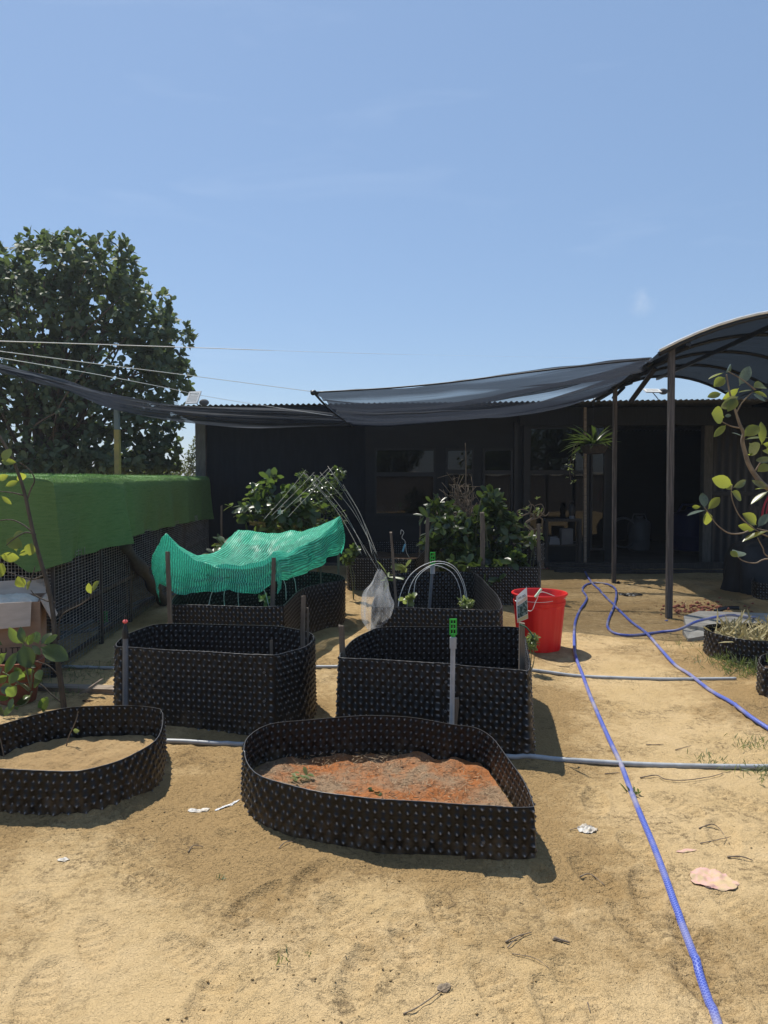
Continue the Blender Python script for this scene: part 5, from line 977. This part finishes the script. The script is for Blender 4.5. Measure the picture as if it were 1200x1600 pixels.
for py, rr, cx_ in pr:
    c = P(cx_, py, yb_); s_ = yb_/FPX
    for k in range(n):
        a = 2*math.pi*k/n; w = 1+.10*math.sin(5*a+py*.03)+.07*math.sin(11*a-py*.06)+.10*float(vnoise(np.array([k*.35]), np.array([py*.07]), 4)[0]); V.append((c[0]+rr*s_*w*math.cos(a), yb_+rr*s_*w*.55*math.sin(a), c[2]+.012*math.sin(3*a+py*.05)))
F = [(i*n+k, i*n+(k+1) % n, (i+1)*n+(k+1) % n, (i+1)*n+k) for i in range(len(pr)-1) for k in range(n)]
tag(mesh_np('plastic_bag', V, np.array(F), M['film'], None, loc=P(590, 940, yb_), smooth=False), 'clear crumpled plastic bag hanging beside the hooped bed', 'plastic bag')
# ---- red bucket
bc = list(on(852, 1012)); bc[1] = 6.35; bc[0] = P(842, 1012, 6.35)[0]; bc[2] = gz(bc[0], bc[1])-.01; t = thing('bucket', 'large red plastic bucket with ribbed sides, right of the beds', 'bucket', tuple(bc)); Hb = P(0, 925, 6.35)[2]-bc[2]; rb, rt = .180, .223
def rib(a, z): return 1+(.016*(1 if math.sin(a*9)>.0 else -1)*min(1, abs(math.sin(a*9))*5) if .03 < z/Hb < .78 else 0)
zs = [0, .004, .02, .03, .05, .2, .4, .6, .74, .77, .79, .80, .83, .86, .865, .96, .97]; pf = [(rb*.96, 0), (rb, .006)]+[(rb+(rt-rb)*k+(.006 if .80 <= k < .865 else 0), k*Hb) for k in zs[2:]]+[(rt+.014, .965*Hb), (rt+.018, .985*Hb), (rt+.012, Hb), (rt, .998*Hb), (rt-.006, .97*Hb), (rb+(rt-rb)*.4-.008, .4*Hb), (rb-.008, .02), (0, .018)]
o = MB().lathe(bc, pf, 108, rib, caps=(True, False)).build('body', M['red'], t); auto_smooth(o, 30)
hz = bc[2]+Hb; mb = MB(); e1 = P(855, 905, 6.35); mb.tube(crom([(bc[0]+.10, bc[1]-.20, hz-.01), P(846, 925, 6.05), P(838, 938, 6.02), P(828, 955, 6.05), (bc[0]-.225, bc[1]-.08, hz-.06)], 6), .0028, 5); mb.tube(crom([(bc[0]-.225, bc[1]-.08, hz-.06), (bc[0]-.02, bc[1]-.24, hz-.05), (bc[0]+.21, bc[1]-.1, hz-.035)], 6), .0022, 5)
mb.build('handle_wire', M['wire'], t, smooth=True); auto_smooth(MB().tube([P(846, 920, 6.04), P(836, 933, 6.02)], .0095, 10).build('grip', pm('pale_green_plastic', (.55, .72, .52), rough=.4), t))
# ---- seed packet on its stake
pk = thing('seed_packet', 'white seed packet with dark leaf picture on a stake by the bucket', 'packet', P(815, 960, 4.08)); A_, B_, C_, D_ = [Vector(P(*q)) for q in ((808, 973, 4.08), (825, 966, 4.02), (823, 917, 4.02), (806, 932, 4.08))]
def pq(u, v, off=0): p_ = A_*(1-u)*(1-v)+B_*u*(1-v)+C_*u*v+D_*(1-u)*v; return p_+Vector((0, -1, 0))*(.004+.012*math.sin(math.pi*u)*math.sin(math.pi*v)+off)
def patch(u0, v0, u1, v1, off, m, name, n=8):
    V = [pq(u0+(u1-u0)*i/n, v0+(v1-v0)*j/n, off) for i in range(n+1) for j in range(n+1)]; mesh_np(name, V, gridF(n+1, n+1), m, pk)
patch(0, 0, 1, 1, 0, M['white'], 'paper'); V = [pq(i/8, j/8, -.022*math.sin(math.pi*i/8)*math.sin(math.pi*j/8)) for i in range(9) for j in range(9)]; mesh_np('back', V, gridF(9, 9), M['white'], pk)
patch(.06, .16, .97, .62, .0012, pm('leaf_print', (.02, .05, .045), (.20, .28, .27), rough=.4, scale=70, lo=.45, hi=.62), 'picture'); patch(.02, .02, .98, .14, .0012, pm('yellow_print', (.55, .48, .25), rough=.5), 'bottom_band')
for k in range(3): patch(.1, .645+.035*k, .95, .662+.035*k, .0012, pm('orange_print', (.55, .34, .16), rough=.5), 'stripe', 4)
ux = (B_-A_).normalized(); uy = (C_-B_).normalized(); uz = ux.cross(uy).normalized(); uy = uz.cross(ux); Mx = Matrix((ux, uy, uz)).transposed().to_4x4(); Mx.translation = pq(.52, .80, .003); text('lettering', 'LAC DO', .0155, M['ink'], pk, Mx)
MB().tube(crom([P(812, 976, 4.06), P(822, 980, 4.04), P(830, 990, 4.03), P(834, 996, 4.03)], 4), [.004]*10+[.006]*3, 6).build('tie', pm('dark_green_tie', (.02, .09, .045), rough=.5), pk, smooth=True)
# ================================================================== blue hoses
def hosemat():
    m, n, l, out = newmat('blue_hose'); b = n.new('ShaderNodeBsdfPrincipled'); b.inputs['Roughness'].default_value = .42
    uv = n.new('ShaderNodeUVMap'); fs = []
    for sgn in (1, -1):
        mp = n.new('ShaderNodeMapping'); mp.inputs['Rotation'].default_value = (0, 0, sgn*R(45)); l.new(uv.outputs[0], mp.inputs[0]); w = n.new('ShaderNodeTexWave'); w.inputs['Scale'].default_value = .27; w.bands_direction = 'X'; l.new(mp.outputs[0], w.inputs['Vector']); fs.append(rng_(n, l, w.outputs[1],   .80, .97))
    mx = n.new('ShaderNodeMath'); mx.operation = 'MAXIMUM'; l.new(fs[0], mx.inputs[0]); l.new(fs[1], mx.inputs[1])
    col = mixc(n, l, mx.outputs[0], (.030, .055, .33), (.17, .22, .52)); dust = rng_(n, l, noise(n, l, 3.1, 5), .48, .64, 0, .8); col = mixc(n, l, dust, col, (.36, .32, .30)); l.new(col, b.inputs['Base Color']); l.new(b.outputs[0], out.inputs[0]); return m
M['hose'] = hosemat()
def hose(label, pix, r, lifts={}):
    q = []
    for i, (px, py) in enumerate(pix):
        x, y, _ = G(px, py); z = gz(x, y)+r*.9
        if i in lifts: z += lifts[i]; s_ = (CAMZ-z)/CAMZ; x, y = x*s_, y*s_
        q.append((x, y, z))
    q, L = resample(crom(q, 12), 420, False); q[:, 2] = np.maximum(q[:, 2], ground_h(q[:, 0], q[:, 1])+r*.7); mb = MB().tube(q, r, 12, False); n_ = len(q); V = np.array(mb.v); 
    V = V.reshape(n_, 12, 3); V = np.concatenate([V, V[:, :1]], 1); U, Vv = np.meshgrid(np.arange(n_)*L/n_/.008, np.linspace(0, 10, 13), indexing='ij')
    o = mesh_np('garden_hose', V.reshape(-1, 3), gridF(n_, 13), M['hose'], None, loc=tuple(q[n_//2]), uv=np.stack([U, Vv], 2).reshape(-1, 2)); return tag(o, label, 'hose')
hose('blue hose running from the far posts down to the right edge', [(906, 879), (914, 895), (924, 912), (945, 933), (962, 951), (985, 973), (1010, 993), (1030, 1015), (1055, 1043), (1078, 1058), (1110, 1085), (1143, 1107), (1175, 1130), (1215, 1152), (1260, 1185)], .0135)
hose('blue hose looping at the posts, then down to the bottom right corner', [(1290, 968), (1240, 968), (1195, 968), (1168, 964), (1140, 961), (1110, 966), (1086, 972), (1060, 984), (1035, 991), (1010, 994), (985, 996), (960, 993), (949, 982), (953, 965), (961, 945), (962, 925), (950, 917), (930, 913), (916, 916), (910, 924), (917, 936), (906, 955), (899, 975), (897, 1000), (899, 1028), (912, 1060), (922, 1090), (938, 1125), (953, 1160), (970, 1195), (985, 1235), (1002, 1280), (1020, 1325), (1040, 1380), (1062, 1440), (1085, 1505), (1103, 1560), (1120, 1612), (1140, 1690)], .0130, {3: .10, 4: .12, 5: .11, 6: .08, 7: .03})
# ================================================================== right side: slab, brick chips, tarp heap
mb = MB(); pp = [on(*q) for q in ((1068, 974), (1092, 967), (1310, 972), (1320, 1000), (1110, 996), (1072, 988))]; n = len(pp); V = [(x, y, .005) for x, y, _ in pp]+[(x, y, .075+.012*math.sin(i*2)) for i, (x, y, _) in enumerate(pp)]; mb.add(V, [tuple(range(n-1, -1, -1)), tuple(range(n, 2*n))]+[(i, (i+1) % n, n+(i+1) % n, n+i) for i in range(n)])
tag(mb.build('concrete_slab', M['concrete']), 'broken concrete slab behind the bed of dry straw', 'slab')
mb = MB(); pp = [on(*q) for q in ((1066, 992), (1080, 985), (1100, 990), (1102, 1002), (1075, 1004))]; n = 5; V = [(x, y, .0) for x, y, _ in pp]+[(x, y, .045+.01*math.cos(i*2.3)) for i, (x, y, _) in enumerate(pp)]; mb.add(V, [tuple(range(n, 2*n))]+[(i, (i+1) % n, n+(i+1) % n, n+i) for i in range(n)]); tag(mb.build('concrete_lump', M['concrete']), 'small concrete lump tucked under the slab corner', 'concrete lump')
n = 210; px, py = RNG.normal(1092, 34, n), RNG.normal(955, 6, n); pts = np.array([G(a, b)[:2]+(0,) for a, b in zip(px, py)]); pts[:, 2] = ground_h(pts[:, 0], pts[:, 1])+.006; o = scatter_lumps('brick_chips', pts, .015, pm('brick_chip', (.33, .105, .06), (.20, .07, .045), rough=.9, scale=40), 8, .6); tag(o, 'scattered red brick chips by the concrete slab', 'brick chips', kind='stuff')
o = gpipe('short black pipe lying on the red brick chips', [(1118, 960), (1135, 956), (1155, 957)], .022, 'black', name='black_pipe'); 
t = thing('tarp_heap', 'heap under a black tarp in the shade at right edge', 'tarp heap', (P(1240, 930, 9.3)[0], 9.3, 0)); n = 40; th = np.linspace(0, 2*math.pi, n, endpoint=False); V = []; cx_ = P(1252, 930, 9.3)[0]
for i, (k, z) in enumerate(((1.0, 0), (.98, .2), (.96, .45), (.9, .6), (.78, .66), (.45, .68), (0.02, .70))):
    for a in th: w = 1+.05*math.sin(5*a+i)+.04*math.sin(11*a); V.append((cx_+.80*k*w*np.sign(math.cos(a))*abs(math.cos(a))**.6, 9.55+.42*k*w*np.sign(math.sin(a))*abs(math.sin(a))**.6, z))
mesh_np('tarp', V, np.array([(i*n+k, i*n+(k+1) % n, (i+1)*n+(k+1) % n, (i+1)*n+k) for i in range(6) for k in range(n)]), pm('black_tarp', (.014, .015, .017), (.022, .022, .024), rough=.6, scale=7), t)
tag(MB().bar(P(1150, 905, 9.6)[:2]+(0,), P(1178, 790, 9.9), .13, .03).build('leaning_board', M['dark_wood']), 'dark board leaning beside the black tarp heap', 'board')
tag(MB().tube(crom([P(1190, 812, 9.0), P(1194, 790, 9.0), P(1205, 768, 9.0)], 5), .012, 6).tube(crom([P(1197, 812, 9.0), P(1199, 792, 9.0), P(1207, 770, 9.0)], 5), .008, 6).build('strap', pm('red_strap', (.45, .03, .05), rough=.6), smooth=True), 'red strap hanging at the right edge behind the leaves', 'strap')
# ================================================================== litter on the sand
def crumple(name, label, cat, px, py, w, h, m, seed, rot=0, amp=.35, z0=.002):
    c = on(px, py); n = 22; u, v = np.meshgrid(np.linspace(-1, 1, n), np.linspace(-1, 1, n), indexing='ij'); r = 1/np.maximum(1, np.hypot(u, v)); uu, vv = u*r, v*r; k = 1+.35*fbm(u*1.3+seed, v*1.3, 1.2, 2, seed)
    x = uu*w/2*k; y = vv*h/2*k; z = z0+amp*min(w, h)*np.clip(.25+fbm(u*2, v*2, 1.6, 3, seed+5), .0, 1)*(1-.6*np.hypot(uu, vv)); ca, sa = math.cos(rot), math.sin(rot); X_ = c[0]+x*ca-y*sa; Y_ = c[1]+x*sa+y*ca
    Zg = ground_h(X_, Y_)+z; return tag(mesh_np(name, np.stack([X_, Y_, Zg], 2).reshape(-1, 3), gridF(n, n), m, None, loc=c, smooth=False), label, cat)
M['pinkbag'] = pm('faded_pink_film', (.56, .33, .28), (.47, .345, .19), rough=.65, scale=26, lo=.42, hi=.6); M['wrap'] = pm('white_wrapper', (.56, .54, .50), (.36, .30, .22), rough=.45, scale=38)
crumple('plastic_scrap', 'faded pink plastic scrap half buried in sand, lower right', 'plastic scrap', 1112, 1380, .16, .15, M['pinkbag'], 3, .2, .20, .0005)
crumple('plastic_scrap', 'thin pink shred just above the half buried pink scrap', 'plastic scrap', 1072, 1332, .085, .022, M['pinkbag'], 8, .1, .2)
crumple('cup_lid', 'crushed clear white cup lid on the sand right of the red soil bed', 'litter', 918, 1297, .085, .07, M['wrap'], 5, .3, .45)
crumple('paper_scrap', 'white torn wrapper between the two low beds', 'litter', 310, 1270, .10, .035, M['wrap'], 9, .1, .4)
crumple('paper_scrap', 'silvery strip of foil next to the red soil bed', 'litter', 355, 1268, .10, .03, pm('foil', (.55, .55, .55), (.3, .3, .3), rough=.35, scale=30), 12, .45, .4)
crumple('paper_scrap', 'tiny white and orange scrap on the sand at far left', 'litter', 99, 1350, .045, .03, M['wrap'], 14, .1, .3)
crumple('paper_scrap', 'white paper scrap at the edge of the shed shade', 'litter', 1020, 884, .22, .12, M['wrap'], 17, .3, .3)
crumple('plastic_scrap', 'black crumpled plastic piece near the middle pole', 'litter', 985, 931, .28, .14, M['black'], 19, -.2, .35)
crumple('plastic_scrap', 'upright black scrap leaning at the base of the middle pole', 'litter', 965, 913, .10, .07, M['black'], 23, .9, .9)
crumple('plastic_scrap', 'small blue scrap at the foot of the nearest pole', 'litter', 1041, 972, .05, .035, pm('blue_scrap', (.06, .10, .32), rough=.5), 27, .9, .5)
crumple('bark_chip', 'dark bark chip in front of the grey plank', 'litter', 137, 1096, .07, .035, M['soil_dark'], 29, .3, .5)
crumple('leaf_scrap', 'brown dead leaf at the bottom, right of centre', 'litter', 694, 1557, .045, .03, M['twig'], 31, .5, .4)
crumple('red_tile_piece', 'reddish brick piece on the sand by the grey stake near the bonsai', 'litter', 852, 890, .16, .10, M['terracotta'], 33, .1, .5)
def twig(label, pix, r=.003, name='twig'):
    q = [on(*p) for p in pix]; q = [(a, b, c_+r+(.006 if 0 < i < len(q)-1 else .001)) for i, (a, b, c_) in enumerate(q)]; q = crom(q, 5); r *= .8; tag(MB().tube(q, np.linspace(r, r*.5, len(q))*(1+.2*np.sin(np.arange(len(q))*2.2)), 6).build(name, M['twig'], smooth=True), label, 'twig')
for lab, pix, r in (('forked dry twig near the bottom, longer prong', [(790, 1482), (808, 1474), (830, 1466)], .0035), ('forked dry twig near the bottom, shorter prong', [(793, 1492), (802, 1482), (818, 1470)], .0026), ('stubby dry twig right of the forked pair', [(865, 1475), (890, 1482)], .006), ('thin curved twig below the forked pair', [(800, 1502), (835, 1512), (858, 1530)], .0018), ('long low root like twig at the bottom centre', [(630, 1598), (655, 1590), (690, 1566), (706, 1556)], .003), ('arched twig left of the hose above the twig pair', [(906, 1374), (922, 1366), (945, 1380)], .0035), ('bent black stem right of the hose, upper one', [(1092, 1299), (1112, 1292), (1125, 1296), (1140, 1316)], .0035), ('bent black stem right of the hose, lower one', [(1094, 1322), (1115, 1318), (1142, 1308)], .003), ('straight dark splinter above the pink scrap', [(1136, 1344), (1158, 1347), (1176, 1350)], .0045), ('short dark twig by the upper pipe, right of the hose', [(1010, 1163), (1036, 1162)], .0035), ('dark twig lying under the far side of the grey pipe', [(945, 1208), (968, 1206)], .0035), ('dark long stem curving below the grey pipe', [(1000, 1214), (1025, 1212), (1040, 1218), (1070, 1220), (1110, 1214), (1130, 1206)], .004), ('curled dry stem with pale end left of the red soil bed', [(294, 1342), (303, 1334), (318, 1333)], .003), ('yellow straw at the left foot of the red soil bed', [(436, 1338), (446, 1332), (462, 1330)], .003), ('short dark twig at bottom left of the hose', [(863, 1476), (880, 1480)], .003), ('thin twig upright at lower right bottom', [(918, 1576), (922, 1590)], .003), ('thin dark twig near the black pipe joint', [(1055, 1170), (1080, 1163)], .003), ('tangled twig left of the cup lid', [(890, 1300), (905, 1296), (910, 1292)], .0025)): twig(lab, pix, r)
def tuft(label, px, py, n, L, spread, m='grass', name='weed', cat='weed', kind=None, w=.0042):
    c = np.array(on(px, py)); b = c+np.stack([RNG.normal(0, spread, n), RNG.normal(0, spread*1.3, n), np.zeros(n)], 1); b[:, 2] = ground_h(b[:, 0], b[:, 1]); D = np.stack([RNG.normal(0, .6, n), RNG.normal(0, .6, n), RNG.uniform(.4, 1.2, n)], 1)
    o = leaf_mesh(name, [leaves(b, D, RNG.normal(0, 1, (n, 3)), L*RNG.uniform(.5, 1.2, n), w, fold=.2, droop=.5)], M[m], None); tag(o, label, cat, None, kind)
tuft('tiny green weed on the sand, lower left', 343, 1383, 9, .022, .007); tuft('small low weed at the bottom, left of centre', 436, 1512, 12, .024, .014); tuft('two leaf sprout beside the small low weed', 482, 1502, 4, .018, .006)
tuft('pale weed half under the hose below the pipe', 992, 1240, 14, .045, .018, 'grass', w=.010); tuft('low weed patch above the pipe at right', 1112, 1190, 60, .04, .05, kind='stuff'); tuft('weed patch at the right edge on the pipe', 1186, 1205, 70, .06, .05, kind='stuff'); tuft('greyish weed patch at right between hose and pipe', 1180, 1165, 80, .04, .05, kind='stuff'); tuft('thick green grass growing beside the low right beds', 1165, 1048, 420, .10, .11, kind='stuff', w=.006); tuft('sparse grass in front of the straw bed', 1128, 1045, 120, .07, .10, kind='stuff'); tuft('faint grass by the concrete lump', 1080, 1010, 110, .035, .13, kind='stuff')
tuft('sparse weeds along the pipe left of the tall bed', 130, 1056, 160, .05, .14, kind='stuff'); tuft('weeds by the plank in front of the sapling', 108, 1088, 60, .05, .05, kind='stuff'); tuft('faint weeds under the teal net edge by the pipes', 255, 930, 120, .06, .14, kind='stuff')
# straw in bed J, mulch and sprout in bed A, seedlings in bed B
def straw(parent, key, n, z, L, m, name, up):
    pl = PLAN[key]; lo, hi = pl.min(0), pl.max(0); b = np.stack([RNG.uniform(lo[0], hi[0], n*3), RNG.uniform(lo[1], hi[1], n*3)], 1); b = b[poly_dist(b[:, 0], b[:, 1], pl[::2]) < -.04][:n]; n = len(b)
    D = np.stack([RNG.normal(0, 1, n), RNG.normal(0, 1, n), np.abs(RNG.normal(0, up, n))], 1); o = leaf_mesh(name, [leaves(np.column_stack([b, np.full(n, z)+RNG.uniform(0, .012, n)]), D, RNG.normal(0, 1, (n, 3)), L*RNG.uniform(.4, 1.2, n), L*.10, droop=.3)], M[m], parent); tag(o, kind='stuff')
straw(bedJ, 'J', 520, .20, .16, 'straw', 'dry_grass', 1.0); straw(bedK, 'K', 160, .18, .12, 'grass', 'dry_grass', .9)
straw(bedA, 'A', 2200, .05, .03, 'litter', 'mulch', .25)
c = np.array(G(590, 1237, .06)); sp_ = thing('sprout', 'small green sprout in the middle of the red soil', 'plant', tuple(c)); leaf_mesh('leaf', [leaves(np.tile(c, (7, 1))+RNG.normal(0, .008, (7, 3))*[1, 1, 0], np.stack([RNG.normal(0, 1, 7), RNG.normal(0, 1, 7), RNG.uniform(.2, .6, 7)], 1), np.tile([0, 0, 1.0], (7, 1)), RNG.uniform(.03, .055, 7), .03, fine=True)], M['citrus_leaf'], sp_)
c = np.array(G(470, 1212, .06)); sp_ = thing('sprout', 'greyish limp sprout on the left part of the red soil', 'plant', tuple(c)); leaf_mesh('leaf', [leaves(np.tile(c, (9, 1))+RNG.normal(0, .03, (9, 3))*[1, .6, 0], np.stack([RNG.normal(0, 1, 9), RNG.normal(0, 1, 9), RNG.uniform(.1, .3, 9)], 1), np.tile([0, 0, 1.0], (9, 1)), RNG.uniform(.025, .05, 9), .022)], M['pale_leaf'], sp_)
for lab, pix, lf in (('bare bent seedling stem with one leaf in the sand bed', [(103, 1168), (108, 1150), (115, 1135), (120, 1122), (122, 1112)], ((114, 1141), (124, 1142))), ('thin bare seedling at the left edge of the sand bed', [(8, 1190), (4, 1172), (0, 1155), (-6, 1145)], ((1, 1160), (-6, 1152)))):
    c = G(pix[0][0], pix[0][1], .06); t = thing('seedling', lab, 'seedling', c); mb = MB(); stem(mb, pix, c[1], .0035, .0022, 5); mb.build('stem', M['twig'], t, smooth=True); leaf_mesh('leaf', leaf_list([(lf[0], lf[1], .55)], c[1], .01), M['pale_leaf'], t)
# ================================================================== behind the photographer: seen in the window glass
M['brick'] = pm('brick_wall', (.17, .155, .15), (.12, .11, .11), rough=.9, scale=8); wl_ = thing('boundary_wall', 'low brick boundary wall with white coping, mirrored in the windows', 'wall', (0, -7, 0)); MB().slab((-14, -7.1, -.1), (16, -6.9, 1.55)).build('brickwork', M['brick'], wl_); MB().slab((-14, -7.16, 1.553), (16, -6.84, 1.66)).build('coping', M['white'], wl_)
for i, (x_, y_, s_) in enumerate(((.1, -9, .85), (5.1, -9.5, .82), (7.6, -9.5, 1.15))):
    t = thing('garden_tree', ('small round tree behind the brick wall, mirrored in the leftmost window', 'round tree behind the brick wall, mirrored in the third window', 'taller tree behind the brick wall, mirrored in the glazed door')[i], 'tree', (x_, y_, 0)); C, A, _ = blob_points([(x_, y_, 2.4*s_, 1.3*s_, 1.2*s_, 1.1*s_), (x_+.8, y_, 3.0*s_, .9, .9, .8)], 260, .4); leaf_mesh('crown', [rosettes(C, A, 6, .26, .13)], M['tree_leaf'], t); MB().tube([(x_, y_, -.1), (x_+.1, y_, 1.2), (x_, y_, 2.4*s_)], [.13, .1, .05], 8).build('trunk', M['bark'], t, smooth=True)
# ================================================================== thin volume added over the yard to imitate lens glare
veil_m, hn, hl, ho = newmat('veil_volume'); vp = hn.new('ShaderNodeVolumePrincipled'); vp.inputs['Color'].default_value = (.82, .90, 1, 1); vp.inputs['Density'].default_value = .0011; vp.inputs['Anisotropy'].default_value = .35; hl.new(vp.outputs[0], ho.inputs['Volume'])
tag(MB().slab((-161, -61, -1.2), (161, 161, 8.2)).build('glare_veil', veil_m), 'pale volume added over the yard, imitating lens glare', 'glare_veil', kind='stuff')
